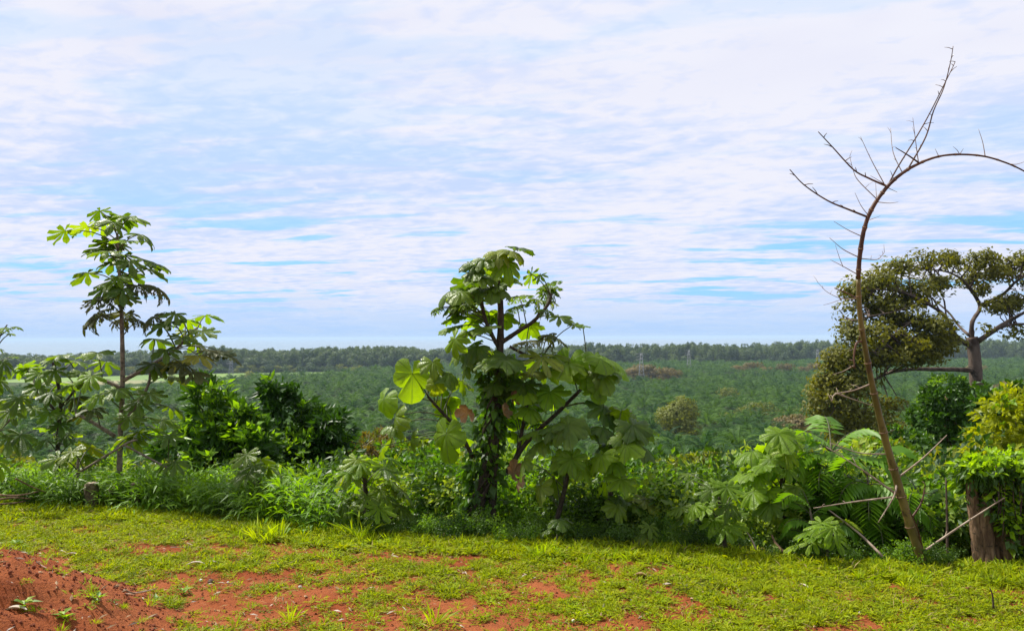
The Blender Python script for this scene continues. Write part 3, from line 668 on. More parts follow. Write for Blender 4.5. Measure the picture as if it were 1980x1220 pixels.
# ---- bushes and trees made of a stem and a crown of small leaves
def E(x, y, d, rx, ry, rd=None):
    """ellipsoid seen at pixel (x, y), radii in pixels at distance d"""
    p = px(x, y, d); k = m_per_px(d); rd = rd if rd is not None else rx
    return (p.x, p.y, p.z, rx * k, rd * k, ry * k)
def leafy(name, label, cat, base, lobes, ncl, nl, L, W, mats, tip=0.0, seed=0, trunk=None, limbs=6, trunk_mat=None, spread=0.9, shell=0.6, group=None, up=0.3, trunk_r=0.05, smooth=False, tip_z=0.35):
    rng = np.random.default_rng(seed); base = Vector(base); base.z = gz(base.x, base.y) - 0.05
    root = thing(name, base, label, cat, group); o = np.array(tuple(base))
    cen, out = lobes_points(rng, lobes, ncl, shell)
    bump = fbm(cen[:, 0] * 3 / max(L * 10, .1) + cen[:, 1], cen[:, 2] * 3 / max(L * 10, .1), 1.0, seed, 2); keep = bump > 0.30
    cen, out = cen[keep], out[keep]
    V, Fc = rosettes(rng, cen, out, nl, L, W, spread, 0.35, 0.15, up)
    mi = None
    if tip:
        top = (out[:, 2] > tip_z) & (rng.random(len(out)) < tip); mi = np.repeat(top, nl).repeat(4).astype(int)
    leaf_part('crown', root, V, Fc, mats, mi, o)
    c = np.array(lobes)[:, :3]; top = Vector(c[c[:, 2].argmax()])
    g = Geo(); mid = base.lerp(top, 0.5) + Vector((0.03, 0.02, 0)); pts = spline([base, mid, top], 6)
    g.tube(pts, [trunk_r * (1 - 0.75 * i / (len(pts) - 1)) for i in range(len(pts))], 7); link('trunk', g.mesh('trunk', trunk_mat or M_STEMD, o), root, loc=o)
    idx = rng.permutation(len(cen))[:limbs]
    for i in idx:
        t = Vector(cen[i]); a = min(pts, key=lambda p: (p - (t - Vector((0, 0, 0.4 * (t - base).length * 0.5)))).length)
        g = Geo(); q = spline([a, a.lerp(t, 0.5) + Vector((0, 0, 0.06 * (t - a).length)), t], 4); g.tube(q, [trunk_r * 0.4 * (1 - 0.8 * j / (len(q) - 1)) for j in range(len(q))], 5)
        link('branch', g.mesh('branch', trunk_mat or M_STEMD, tuple(a)), root, loc=a)
    return root

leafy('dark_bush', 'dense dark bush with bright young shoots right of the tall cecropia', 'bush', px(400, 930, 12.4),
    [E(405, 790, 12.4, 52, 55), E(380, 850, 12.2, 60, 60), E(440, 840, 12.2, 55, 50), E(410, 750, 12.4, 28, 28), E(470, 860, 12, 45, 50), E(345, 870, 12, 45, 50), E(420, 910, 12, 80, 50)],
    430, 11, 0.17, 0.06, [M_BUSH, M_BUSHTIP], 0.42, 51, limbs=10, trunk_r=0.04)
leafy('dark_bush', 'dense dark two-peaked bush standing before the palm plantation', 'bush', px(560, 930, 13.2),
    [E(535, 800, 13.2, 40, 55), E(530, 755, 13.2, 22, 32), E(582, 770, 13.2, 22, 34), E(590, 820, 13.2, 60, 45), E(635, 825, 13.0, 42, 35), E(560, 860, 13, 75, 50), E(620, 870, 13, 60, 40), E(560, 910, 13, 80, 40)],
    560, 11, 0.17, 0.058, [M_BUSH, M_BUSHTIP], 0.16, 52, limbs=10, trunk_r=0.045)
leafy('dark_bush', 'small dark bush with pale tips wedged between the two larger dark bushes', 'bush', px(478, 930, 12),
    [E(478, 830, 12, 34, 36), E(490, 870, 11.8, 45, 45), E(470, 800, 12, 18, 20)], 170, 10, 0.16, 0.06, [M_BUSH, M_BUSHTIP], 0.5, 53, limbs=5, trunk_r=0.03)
leafy('brown_shrub', 'rust-tinged shrub behind the rounded sapling left of the central tree', 'shrub', px(640, 950, 14),
    [E(640, 880, 14, 45, 26), E(740, 855, 16, 45, 20), E(700, 870, 15, 40, 22)], 260, 9, 0.13, 0.05, [M_BROWN, M_OLIVE], 0.3, 54, limbs=5, trunk_r=0.03)
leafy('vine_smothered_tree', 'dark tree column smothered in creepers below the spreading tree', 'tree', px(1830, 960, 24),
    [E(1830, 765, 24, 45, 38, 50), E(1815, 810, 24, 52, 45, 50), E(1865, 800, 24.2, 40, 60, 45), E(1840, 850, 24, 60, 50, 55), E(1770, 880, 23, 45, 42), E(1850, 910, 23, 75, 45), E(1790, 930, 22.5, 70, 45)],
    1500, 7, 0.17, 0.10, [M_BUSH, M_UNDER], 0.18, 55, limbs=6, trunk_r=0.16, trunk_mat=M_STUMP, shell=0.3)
leafy('tangled_shrub', 'dark tangled shrub on the slope behind the middle of the bamboo', 'shrub', px(1700, 960, 20),
    [E(1700, 890, 20, 60, 40), E(1745, 865, 20.5, 45, 40), E(1640, 905, 19.5, 50, 34), E(1760, 920, 19.5, 60, 40)], 620, 7, 0.15, 0.08, [M_BUSH, M_UNDER], 0.3, 66, limbs=5, trunk_r=0.06)
leafy('yellow_bush', 'yellow-green leafy bush rising behind the vine-capped stump', 'bush', px(1950, 960, 11.5),
    [E(1930, 800, 11.5, 45, 40), E(1965, 775, 11.6, 35, 28), E(1915, 850, 11.4, 45, 36), E(1975, 840, 11.5, 45, 50), E(1950, 890, 11.3, 50, 40), E(2010, 800, 11.6, 50, 55), E(1900, 880, 11.2, 35, 30)],
    430, 6, 0.11, 0.055, [M_YEL, M_UNDER], 0.25, 56, limbs=12, trunk_r=0.035, trunk_mat=M_STEM, shell=0.75)
leafy('dark_bush', 'dark glossy bush peeping over the yellow-green bush', 'bush', px(1960, 900, 14),
    [E(1965, 765, 14, 30, 22), E(1915, 775, 14, 35, 26), E(1940, 830, 14, 60, 50)], 300, 8, 0.14, 0.07, [M_BUSH, M_UNDER], 0.3, 57, limbs=4)
leafy('olive_bush', 'olive flowering bush on the slope right of the straight dark sapling', 'bush', px(1340, 960, 17),
    [E(1320, 920, 17, 60, 36), E(1370, 905, 17.5, 45, 30), E(1270, 930, 16.5, 45, 32)], 420, 8, 0.14, 0.06, [M_OLIVE, M_YEL], 0.3, 58, limbs=4)
leafy('olive_bush', 'olive bush on the slope behind the leaning dark sapling', 'bush', px(1120, 980, 15),
    [E(1090, 940, 15, 60, 34), E(1150, 955, 15, 50, 34), E(1040, 960, 14.5, 50, 36)], 360, 8, 0.13, 0.055, [M_UNDERD, M_OLIVE], 0.35, 59, limbs=4)
leafy('yellow_shrub', 'yellowish fine-leaved shrub behind the hanging heart leaves', 'shrub', px(810, 970, 11),
    [E(800, 920, 11, 55, 40), E(850, 930, 11, 45, 40), E(770, 870, 12, 35, 22), E(830, 885, 11.5, 45, 25)], 330, 7, 0.11, 0.05, [M_UNDER, M_YEL], 0.45, 60, limbs=6, trunk_r=0.02)
leafy('leafy_shrub', 'round-leaved green shrub under the central tree beside the vine', 'shrub', px(860, 1000, 8.6),
    [E(850, 960, 8.6, 50, 36), E(810, 975, 8.6, 45, 34), E(890, 980, 8.5, 35, 34)], 150, 6, 0.085, 0.055, [M_UNDERD, M_VINE], 0.4, 61, limbs=6, trunk_r=0.015)
leafy('leafy_shrub', 'dark small-leaved shrub between the two dark-stemmed saplings', 'shrub', px(1130, 1030, 8.6),
    [E(1130, 985, 8.6, 50, 36), E(1040, 990, 8.4, 45, 34), E(1220, 1000, 8.2, 45, 34)], 230, 6, 0.07, 0.035, [M_UNDERD, M_OLIVE], 0.4, 62, limbs=6, trunk_r=0.015)
leafy('leafy_shrub', 'dull green shrub tangled behind the bamboo foot', 'shrub', px(1680, 1000, 9),
    [E(1690, 940, 9, 50, 40), E(1750, 960, 8.6, 40, 40), E(1640, 960, 9, 45, 36)], 260, 7, 0.09, 0.045, [M_UNDERD, M_UNDER], 0.4, 63, limbs=6, trunk_r=0.015)
leafy('leafy_shrub', 'bright broad-leaved shrub between the bamboo foot and the vine-capped stump', 'shrub', px(1800, 1060, 7.3),
    [E(1810, 1030, 7.3, 45, 36), E(1840, 990, 7.4, 36, 40), E(1790, 990, 7.4, 30, 26)], 110, 6, 0.12, 0.07, [M_UNDER, M_VINEY], 0.5, 64, limbs=6, trunk_r=0.012)
leafy('leafy_shrub', 'olive twiggy shrub climbing beside the dark creeper column', 'shrub', px(1720, 950, 16),
    [E(1720, 900, 16, 50, 50), E(1680, 880, 16, 40, 36)], 260, 7, 0.12, 0.06, [M_UNDER, M_OLIVE], 0.3, 65, limbs=5)

# ---- feathery pinnate shrubs
def pinnate_mesh(seed, pairs=11, mat=None):
    rng = np.random.default_rng(seed); g = Geo(); n = 10
    pts = []
    for i in range(n + 1):
        t = i / n; pts.append(Vector((0, math.sin(1.5 * t) / 1.5 * 1.0, 0.38 * t - 0.62 * t * t)))
    g.tube(pts, [0.010 * (1 - 0.7 * i / n) for i in range(n + 1)], 4, 1, cap=False)
    base = []; d = []; L = []
    for k in range(pairs):
        t = 0.16 + 0.84 * k / (pairs - 1); f = t * n; i = min(int(f), n - 1); p = pts[i].lerp(pts[i + 1], f - i); tan = (pts[i + 1] - pts[i]).normalized()
        for s in (-1, 1):
            base.append(tuple(p)); dd = tan * 0.45 + Vector((s, 0, -0.22 + rng.uniform(-.1, .1))); d.append(tuple(dd)); L.append(0.30 * (1 - 0.55 * abs(t - 0.45)) * rng.uniform(.9, 1.1))
    V, Fc = leaf_faces(np.array(base), np.array(d), np.tile([[0, 0, 1.0]], (len(base), 1)), np.array(L), np.array(L) * 0.33, droop=0.22)
    g.add([tuple(v) for v in V], [tuple(f) for f in Fc], 0)
    return g.mesh('pinnate_leaf', [mat or M_PINN, M_PET])
PINN = [pinnate_mesh(k) for k in range(3)]
def pinnate_plant(name, label, x, y, d, top, n, size, seed, group=None):
    rng = np.random.default_rng(seed); b = px(x, y, d); b.z = gz(b.x, b.y) - 0.03; t = px(top[0], top[1], d)
    root = thing(name, b, label, 'shrub', group); g = Geo(); pts = spline([b, b.lerp(t, .5) + Vector((.04, 0, 0)), t], 6)
    g.tube(pts, [0.016 * (1 - .6 * i / (len(pts) - 1)) for i in range(len(pts))], 6); link('stem', g.mesh('stem', M_STEM, tuple(b)), root, loc=b)
    for k in range(n):
        f = 1 - 0.62 * (k / n) ** 1.1; p = pts[min(int(f * (len(pts) - 1)), len(pts) - 1)]
        az = k * 2.4 + rng.uniform(-.4, .4); el = rng.uniform(-.1, .35) + (0.45 if k < 4 else 0)
        M = (Matrix.Rotation(az, 3, 'Z') @ Matrix.Rotation(el, 3, 'X') @ Matrix.Rotation(rng.uniform(-.25, .25), 3, 'Y') * (size * rng.uniform(.8, 1.15))).to_4x4(); M.translation = p
        link('leaf', PINN[int(rng.integers(0, 3))], root, mw=M)
pinnate_plant('feathery_shrub', 'tallest feathery shrub with long arching leaves left of the bamboo', 1600, 1010, 7.15, (1606, 855), 26, 0.60, 71)
pinnate_plant('feathery_shrub', 'feathery shrub whose leaf tips brush the middle of the bamboo', 1665, 1010, 6.95, (1676, 905), 20, 0.56, 72)
pinnate_plant('feathery_shrub', 'low feathery shrub in front of the tall bright sapling', 1560, 1040, 6.72, (1565, 980), 12, 0.36, 73)
pinnate_plant('feathery_shrub', 'feathery shrub between the bamboo and the thin upright stick', 1770, 1010, 6.85, (1778, 955), 11, 0.38, 74)

# ---- spreading ceiba-like tree
def ceiba():
    d = 62.0; k = m_per_px(d); b = px(1890, 800, d); b.z = gz(b.x, b.y) - 0.3
    root = thing('spreading_tree', b, 'huge old spreading tree with bare pale limbs and olive foliage', 'tree'); o = tuple(b); rng = np.random.default_rng(77)
    g = Geo(); pts = [b] + spline([px(x, y, d) for x, y in [(1892, 800), (1888, 740), (1885, 700), (1882, 672), (1879, 652)]], 4)
    g.tube(pts, [18 * k] + [12.5 * k - 2 * k * i / (len(pts) - 1) for i in range(len(pts) - 1)], 12, wob=0.12, rng=rng); link('trunk', g.mesh('trunk', M_BARK, o), root, loc=b)
    limbs = [([(1878, 668, 0), (1850, 653, -1), (1836, 625, -2), (1818, 603, -3), (1780, 580, -4), (1735, 562, -4), (1690, 560, -4)], 11, 2.5),
             ([(1879, 655, 0), (1880, 623, 0), (1895, 592, 1), (1874, 557, 1), (1857, 538, 0), (1828, 525, 0), (1792, 521, -1)], 10, 2),
             ([(1873, 648, 0), (1854, 630, 2), (1832, 602, 3), (1800, 575, 4), (1770, 545, 5)], 6, 1.5),
             ([(1890, 660, 0), (1930, 634, -1), (1952, 620, -1), (1982, 603, -2), (2040, 570, -3), (2090, 540, -3)], 10, 3),
             ([(1896, 590, 1), (1938, 570, 1), (1965, 544, 0), (1990, 526, 0), (2040, 500, 0)], 7, 2.5),
             ([(1925, 636, -1), (1955, 628, 0), (1990, 626, 1), (2060, 620, 2)], 7, 3),
             ([(1885, 716, 0), (1830, 714, -1), (1762, 714, -2), (1722, 720, -3), (1690, 735, -4), (1660, 755, -4), (1610, 772, -5)], 9, 3),
             ([(1836, 625, -2), (1790, 620, -4), (1762, 623, -5), (1716, 656, -6), (1690, 680, -6)], 5, 1.5),
             ([(1874, 557, 1), (1890, 530, 1), (1905, 505, 1), (1915, 490, 0)], 4, 1.2), ([(1895, 592, 1), (1880, 560, 3), (1850, 520, 4), (1845, 492, 4)], 4, 1.2),
             ([(1857, 538, 0), (1872, 520, -1), (1880, 500, -2)], 3, 1), ([(1960, 546, 0), (1950, 520, 1), (1945, 498, 1)], 3, 1), ([(1818, 603, -3), (1790, 640, -3), (1760, 670, -3)], 3.5, 1),
             ([(1780, 580, -4), (1740, 600, -5), (1690, 610, -5), (1650, 620, -5)], 3, 1), ([(1690, 735, -4), (1670, 715, -4), (1655, 690, -4)], 3, 1), ([(1660, 755, -4), (1640, 790, -4), (1640, 820, -3)], 3, 1), ([(1968, 538, 0), (1985, 505, 1)], 2.5, .8)]
    nodes = []
    for pl, r0, r1 in limbs:
        g = Geo(); q = spline([px(x, y, d + dz) for x, y, dz in pl], 5); n = len(q); nodes += q
        g.tube(q, [(r0 + (r1 - r0) * (i / (n - 1)) ** .8) * k * 0.54 for i in range(n)], 8, wob=0.25, rng=rng); link('limb', g.mesh('limb', M_BARK, tuple(q[0])), root, loc=q[0])
    def El(x, y, rx, ry, dz=0): return E(x, y, d + dz, rx, ry * (.92 if y < 720 else 1.0), rx)
    lobes = [El(1662, 560, 36, 26, -3), El(1700, 545, 40, 24, -3), El(1745, 520, 46, 22, -2), El(1795, 503, 46, 18, -1), El(1838, 500, 26, 15, 0), El(1650, 605, 34, 26, -3), El(1700, 590, 52, 30, -3), El(1760, 570, 55, 30, -3), El(1740, 615, 60, 28, -4), El(1690, 650, 60, 26, -5), El(1755, 660, 60, 28, -5), El(1800, 680, 45, 20, -5), El(1650, 640, 36, 24, -4), El(1640, 690, 44, 22, -5), El(1810, 550, 40, 20, -1), El(1810, 630, 36, 20, -5), El(1720, 690, 50, 16, -5),
             El(1905, 500, 32, 16, 0), El(1915, 530, 42, 18, 1), El(1880, 545, 26, 14, 2), El(1860, 515, 24, 14, 3), El(1950, 512, 34, 16, 1), El(1940, 590, 36, 14, 0), El(1965, 580, 30, 14, 0), El(1990, 500, 40, 18, 0), El(1960, 640, 26, 9, -1), El(1905, 635, 12, 8, -1), El(2020, 540, 60, 24, 0), El(2040, 600, 50, 20, 0), El(1900, 560, 20, 9, 1),
             El(1602, 758, 44, 32, -5), El(1600, 738, 34, 16, -5), El(1640, 780, 55, 40, -5), El(1665, 815, 52, 36, -4), El(1710, 790, 40, 26, -4), El(1640, 835, 46, 24, -4), El(1650, 740, 50, 24, -5), El(1590, 790, 34, 26, -5), El(1615, 705, 36, 18, -5), El(1665, 700, 48, 20, -5), El(1770, 690, 50, 16, -5), El(1820, 660, 40, 18, -4), El(1730, 835, 40, 20, -3), El(1680, 850, 40, 20, -3)]
    V = []; Fc = []; off = 0
    cen, out = lobes_points(rng, lobes, 6400, 0.85)
    keep = fbm(cen[:, 0] * 1.0 + cen[:, 1] * .7, cen[:, 2] * 1.6, 1.15, 19, 2) > 0.44
    cen, out = cen[keep], out[keep]
    V, Fc = mantle(rng, cen, out + np.array([0, 0, .35]), 9, 0.30, 0.17, 1.3, .6)
    leaf_part('crown', root, V, Fc, M_CEIBA, None, o)
    g = Geo(); A = np.array([tuple(p) for p in nodes])
    for i in rng.permutation(len(cen))[:420]:
        t = Vector(cen[i]); j = np.linalg.norm(A - cen[i] + np.array([0, 0, .5]), axis=1).argmin(); a = Vector(A[j])
        if (t - a).length < 4.0: g.tube([a, a.lerp(t, .5) + Vector((rng.normal(0, .15), rng.normal(0, .15), rng.normal(0, .15))), t], [.055, .035, .015], 4, cap=False)
    tag(link('twigs', g.mesh('twigs', M_BARK, o), root, loc=b), kind='stuff')
ceiba()

# ---- leaning bare bamboo
def bamboo():
    d = 6.3; k = m_per_px(d); rng = np.random.default_rng(88)
    main = [(1781, 1078), (1752, 990), (1735, 930), (1712, 850), (1690, 760), (1676, 690), (1663, 610), (1660, 540), (1663, 490), (1672, 440), (1688, 400), (1716, 361), (1745, 335), (1778, 316), (1815, 303), (1855, 299), (1905, 303), (1950, 317), (1985, 334), (2030, 362), (2075, 400)]
    q = spline([px(x, y, d - 0.0004 * max(0, 900 - y)) for x, y in main], 6); b = q[0]; b = Vector((b.x, b.y, gz(b.x, b.y) - 0.04)); q = [b] + q; n = len(q)
    root = thing('bamboo_culm', b, 'tall leaning bare bamboo culm arching over at its tip', 'bamboo')
    R = np.interp(np.arange(n) / (n - 1), [0, .1, .16, .26, .36, .5, .6, .7, 1], [8.8, 7.8, 6.6, 5.2, 4.2, 3.8, 3.0, 2.0, 1.0]) * k
    rad = [r * (1.13 if i % 5 == 0 else 1.0) for i, r in enumerate(R)]
    cut = int(n * 0.36)
    g = Geo(); g.tube(q[:cut + 1], rad[:cut + 1], 12, wob=.08, rng=rng); link('culm', g.mesh('culm', M_BAMBOO, tuple(b)), root, loc=b)
    g = Geo(); g.tube(q[cut:], rad[cut:], 10, wob=.15, rng=rng); link('arching_tip', g.mesh('arching_tip', M_BAMBOOR, tuple(q[cut])), root, loc=q[cut])
    for i in range(5, n, 5):
        t = (q[min(i + 1, n - 1)] - q[i - 1]).normalized(); g = Geo(); g.tube([q[i] - t * .004, q[i] + t * .004], [rad[i] * 1.12] * 2, 10); link('node_ring', g.mesh('node_ring', M_STUMP, tuple(q[i])), root, loc=q[i])
    br = [('d', 3, [(1716, 361), (1680, 345), (1650, 328), (1610, 285), (1582, 255)]), ('d', 3, [(1678, 420), (1640, 405), (1600, 388), (1555, 358), (1527, 328)]),
          ('d', 2.2, [(1716, 361), (1735, 325), (1775, 260), (1800, 215), (1825, 165), (1840, 135), (1847, 120)]), ('d', 2.2, [(1757, 325), (1790, 265), (1805, 215), (1825, 170), (1838, 120), (1843, 90)]),
          ('d', 2.6, [(1778, 316), (1755, 300), (1732, 286)]), ('p', 1.3, [(1905, 303), (1900, 275), (1892, 250)]), ('p', 1.4, [(1745, 335), (1727, 295), (1722, 248)]), ('p', 1.3, [(1776, 315), (1770, 270), (1765, 228)]),
          ('p', 1.4, [(1713, 362), (1685, 310), (1664, 265)]), ('p', 1.4, [(1697, 387), (1660, 350), (1650, 330), (1643, 303)]), ('p', 1.2, [(1680, 418), (1665, 398), (1653, 373)]), ('p', 1.4, [(1668, 458), (1640, 445), (1612, 428)]),
          ('p', 1.6, [(1661, 498), (1630, 482), (1604, 460)]), ('p', 1.5, [(1663, 500), (1695, 502), (1705, 494), (1710, 488)]), ('p', 1.5, [(1660, 532), (1630, 515), (1605, 502)]), ('p', 1.0, [(1630, 516), (1622, 495), (1615, 473)]),
          ('d', 3, [(1660, 580), (1640, 568), (1613, 557)]), ('p', 1.2, [(1660, 577), (1630, 578), (1600, 565), (1582, 547)]), ('p', 1.0, [(1632, 577), (1610, 585), (1592, 590)]), ('p', 1.2, [(1716, 363), (1735, 372)]), ('p', 1.2, [(1697, 391), (1720, 393), (1737, 391)]), ('p', 1.0, [(1682, 425), (1702, 418)]),
          ('d', 4, [(1667, 660), (1656, 664), (1651, 690), (1653, 712)]), ('p', 1.5, [(1650, 707), (1630, 718), (1610, 724)]), ('p', 2.4, [(1684, 742), (1650, 755), (1615, 762), (1608, 776)]), ('p', 2, [(1615, 760), (1650, 772), (1692, 786)]),
          ('p', 3, [(1734, 925), (1785, 885), (1831, 841)]), ('p', 3.2, [(1731, 954), (1670, 910), (1598, 864)]), ('p', 3, [(1730, 960), (1650, 970), (1573, 982)]), ('p', 3.2, [(1735, 930), (1728, 960), (1698, 1010)]), ('p', 2.4, [(1716, 878), (1660, 875), (1608, 857)]),
          ('d', 3.4, [(1762, 1002), (1780, 975), (1787, 950), (1789, 936)]), ('p', 4.2, [(1780, 1070), (1860, 1015), (1942, 962)]), ('d', 3.0, [(1784, 1062), (1775, 1025), (1758, 985)]), ('p', 1.2, [(1750, 335), (1765, 312), (1768, 302)]), ('p', 1.2, [(1716, 360), (1700, 350), (1683, 340)]), ('p', 1, [(1695, 385), (1694, 370), (1693, 352)]),
          ('p', 1.0, [(1815, 303), (1812, 296), (1808, 288)]), ('p', 1.0, [(1856, 299), (1850, 290), (1843, 284)]), ('p', 1.0, [(1856, 299), (1860, 292), (1863, 288)]), ('p', 1.2, [(1950, 317), (1965, 318), (1985, 312)]), ('p', 1.2, [(1712, 838), (1730, 830)])]
    for c, r, pl in br:
        r *= .68
        dz = rng.uniform(-.12, .12); m = len(pl)
        s = spline([px(x, y, d - 0.0004 * max(0, 900 - y) + dz * i / (m - 1)) for i, (x, y) in enumerate(pl)], 5)
        g = Geo(); nn = len(s); g.tube(s, [r * k * (1 - .6 * j / (nn - 1)) for j in range(nn)], 6); ln = sum((s[j + 1] - s[j]).length for j in range(nn - 1))
        if len(pl) > 3 or ln > 0.3:
            for j in range(3, nn, 3):           # stubs of side shoots
                a = Vector((rng.uniform(-1, 1), rng.uniform(-1, 1), rng.uniform(0, 1))).normalized(); e = s[j] + a * rng.uniform(.02, .07)
                g.tube([s[j], s[j].lerp(e, .5) + Vector((0, 0, .004)), e], [r * k * .45, r * k * .35, r * k * .2], 4)
        link('branch', g.mesh('branch', M_TWIG if c == 'p' else M_BAMBOOR, tuple(s[0])), root, loc=s[0])
bamboo()

def stick(label, pl, d0, d1, r, mat, name='stick', d_mid=None):
    m = len(pl); s = spline([px(x, y, d0 + (d1 - d0) * i / (m - 1)) for i, (x, y) in enumerate(pl)], 5); n = len(s); b = s[0]
    g = Geo(); g.tube(s, [r * (1 - .5 * i / (n - 1)) for i in range(n)], 6, wob=.15, rng=RNG); o = link(name, g.mesh(name, mat, tuple(b)), None, loc=b); return tag(o, label, 'stick')
stick('thin dark stick standing upright between bamboo and vine-capped stump', [(1832, 1090), (1831, 1000), (1829, 925)], 6.35, 6.4, .010, M_TWIGD)
stick('pale dead cane slanting from the brush down onto the grass', [(1707, 1076), (1660, 1030), (1602, 985)], 6.35, 6.7, .011, M_TWIG)
stick('short brown stick leaning at the grass edge below the tall bright sapling', [(1516, 1068), (1500, 1050), (1492, 1034)], 6.6, 6.7, .014, M_STUMP)
stick('dry twig leaning against the short leaning sapling', [(1462, 1062), (1452, 1040), (1441, 1024)], 6.6, 6.7, .007, M_TWIG)
stick('thin dark dead sapling rod standing in the lawn', [(1921, 1176), (1919, 1150), (1914, 1136)], 5.25, 5.25, .006, M_TWIGD)

# ---- vine-capped stump on the right
def vine_stump():
    d = 6.42; k = m_per_px(d); rng = np.random.default_rng(91); b = px(1925, 1092, d); b.z = gz(b.x, b.y) - .05; o = tuple(b)
    root = thing('tree_stump', b, 'thick forked tree stump beside the leaning bamboo', 'stump')
    for pl, r0, r1, dz in [([(1900, 1098), (1893, 1050), (1884, 985), (1876, 925)], 17, 10, 0), ([(1912, 1098), (1909, 1040), (1903, 985), (1918, 930), (1922, 900)], 14, 9, -.03), ([(1922, 1090), (1918, 1020), (1910, 960), (1905, 915)], 14, 11, .14), ([(1948, 1100), (1945, 1030), (1940, 960), (1938, 905)], 20, 16, .12), ([(1985, 1100), (1982, 1000), (1975, 915)], 30, 22, .3)]:
        q = spline([px(x, y, d + dz) for x, y in pl], 5); q[0].z = min(q[0].z, gz(q[0].x, q[0].y) - .05); n = len(q); g = Geo()
        g.tube(q, [(r0 + (r1 - r0) * (i / (n - 1)) ** .6) * k * (1.25 if i == 0 else 1) for i in range(n)], 16, wob=.30, rng=rng); link('stump_stem', g.mesh('stump_stem', M_STUMP, tuple(q[0])), root, loc=q[0])
    lob = [E(1893, 908, d, 34, 20, 44), E(1930, 900, d, 45, 20, 50), E(1980, 902, d + .05, 50, 24, 55), E(1945, 912, d - .05, 34, 16, 30), E(1960, 940, d - .05, 30, 40, 22), E(1985, 990, d - .05, 30, 50, 24), E(1872, 935, d + .05, 14, 30, 16), E(1925, 960, d - .1, 14, 40, 10), E(1950, 1010, d - .1, 12, 50, 10), E(2020, 960, d, 40, 70, 40), E(1975, 1050, d + .1, 25, 36, 20)]
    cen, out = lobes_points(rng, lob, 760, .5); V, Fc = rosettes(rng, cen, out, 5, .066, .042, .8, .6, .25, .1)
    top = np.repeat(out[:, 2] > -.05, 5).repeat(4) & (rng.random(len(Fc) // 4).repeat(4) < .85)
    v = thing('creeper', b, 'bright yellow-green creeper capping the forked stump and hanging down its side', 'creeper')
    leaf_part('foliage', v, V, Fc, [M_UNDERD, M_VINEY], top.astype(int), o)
    for _ in range(9):
        x = rng.uniform(1925, 1990); q = spline([px(x, 900, d - .1), px(x + rng.uniform(-8, 8), 960, d - .15), px(x + rng.uniform(-12, 12), rng.uniform(1000, 1070), d - .12)], 5); g = Geo(); g.tube(q, [.004] * len(q), 4); link('runner', g.mesh('runner', M_TWIGD, tuple(q[0])), v, loc=q[0])
vine_stump()

# ---- cut posts and brushwood on the left
def post(label, x, y0, y1, w, d):
    rng = np.random.default_rng(int(x)); b = px(x, y1, d); t = px(x, y0, d); b.z = min(b.z, gz(b.x, b.y)) - .04; k = m_per_px(d); root = thing('cut_post', b, label, 'post'); g = Geo()
    q = [b.lerp(t, i / 5) + Vector((rng.normal(0, .004), rng.normal(0, .004), 0)) for i in range(6)]; g.tube(q, [w * k * (1.15 if i < 2 else 1.0) for i in range(6)], 14, wob=.22, rng=rng); link('trunk', g.mesh('trunk', M_CUT, tuple(b)), root, loc=b)
    g = Geo(); g.tube([t - Vector((0, 0, .01)), t + Vector((0, 0, .006))], [w * k * .9, w * k * .86], 14); link('cut_top', g.mesh('cut_top', M_TWIG, tuple(t)), root, loc=t)
post('squat cut log post at the foot of the tall cecropia, the thicker one', 178, 934, 975, 13, 8.68)
post('cut log post at the foot of the tall cecropia, the thinner one', 262, 934, 975, 9, 8.72)
post('dark low cut log post standing between two other cut posts', 222, 944, 978, 10, 8.85)
for i, (pl, lab) in enumerate([([(-20, 955), (30, 958), (75, 950)], 'uppermost dead branch of the brushwood lying at the lawn edge'), ([(-20, 968), (25, 962), (60, 964)], 'middle dead branch of the brushwood lying at the lawn edge'), ([(-10, 975), (30, 972), (50, 968)], 'lowest dead branch of the brushwood lying at the lawn edge'), ([(30, 925), (60, 940), (90, 952)], 'dead branch slanting down onto the brushwood at the lawn edge')]):
    stick(lab, pl, 8.5 - .05 * i, 8.6, .014 - .002 * i, M_STUMP, 'dead_branch')

# ---- palms of the plantation
def frond_mesh(seed, pairs=19):
    rng = np.random.default_rng(seed); n = 7; pts = [Vector((0, 5.4 * math.sin(1.15 * i / n) / 1.15, 2.2 * (i / n) - 3.4 * (i / n) ** 2.2)) for i in range(n + 1)]
    g = Geo(); g.tube(pts, [.09 * (1 - .75 * i / n) for i in range(n + 1)], 3, 0, cap=False); v = []; f = []
    for k in range(pairs):
        t = .14 + .86 * k / (pairs - 1); x = t * n; i = min(int(x), n - 1); p = pts[i].lerp(pts[i + 1], x - i); tan = (pts[i + 1] - pts[i]).normalized(); L = 1.25 * (1 - .75 * abs(t - .5) ** 1.3)
        for s in (-1, 1):
            e = p + (tan * .55 + Vector((s, 0, rng.uniform(-1.0, -.15)))).normalized() * L; w = tan * .085; o = len(v); v += [p - w, p + w, e]; f.append((o, o + 1, o + 2))
    g.add(v, f, 0); return g.mesh('palm_frond', M_PALM, smooth=False)
M_PALMO = leaf_mat('old_palm_frond', (0.016, 0.040, 0.010), (0.050, 0.075, 0.016), 0.22, 0.55, nscale=0.15, spec=0.2)
FROND = [frond_mesh(k) for k in range(4)]
for _f in list(FROND):
    _c = _f.copy(); _c.materials[0] = M_PALMO; FROND.append(_c)
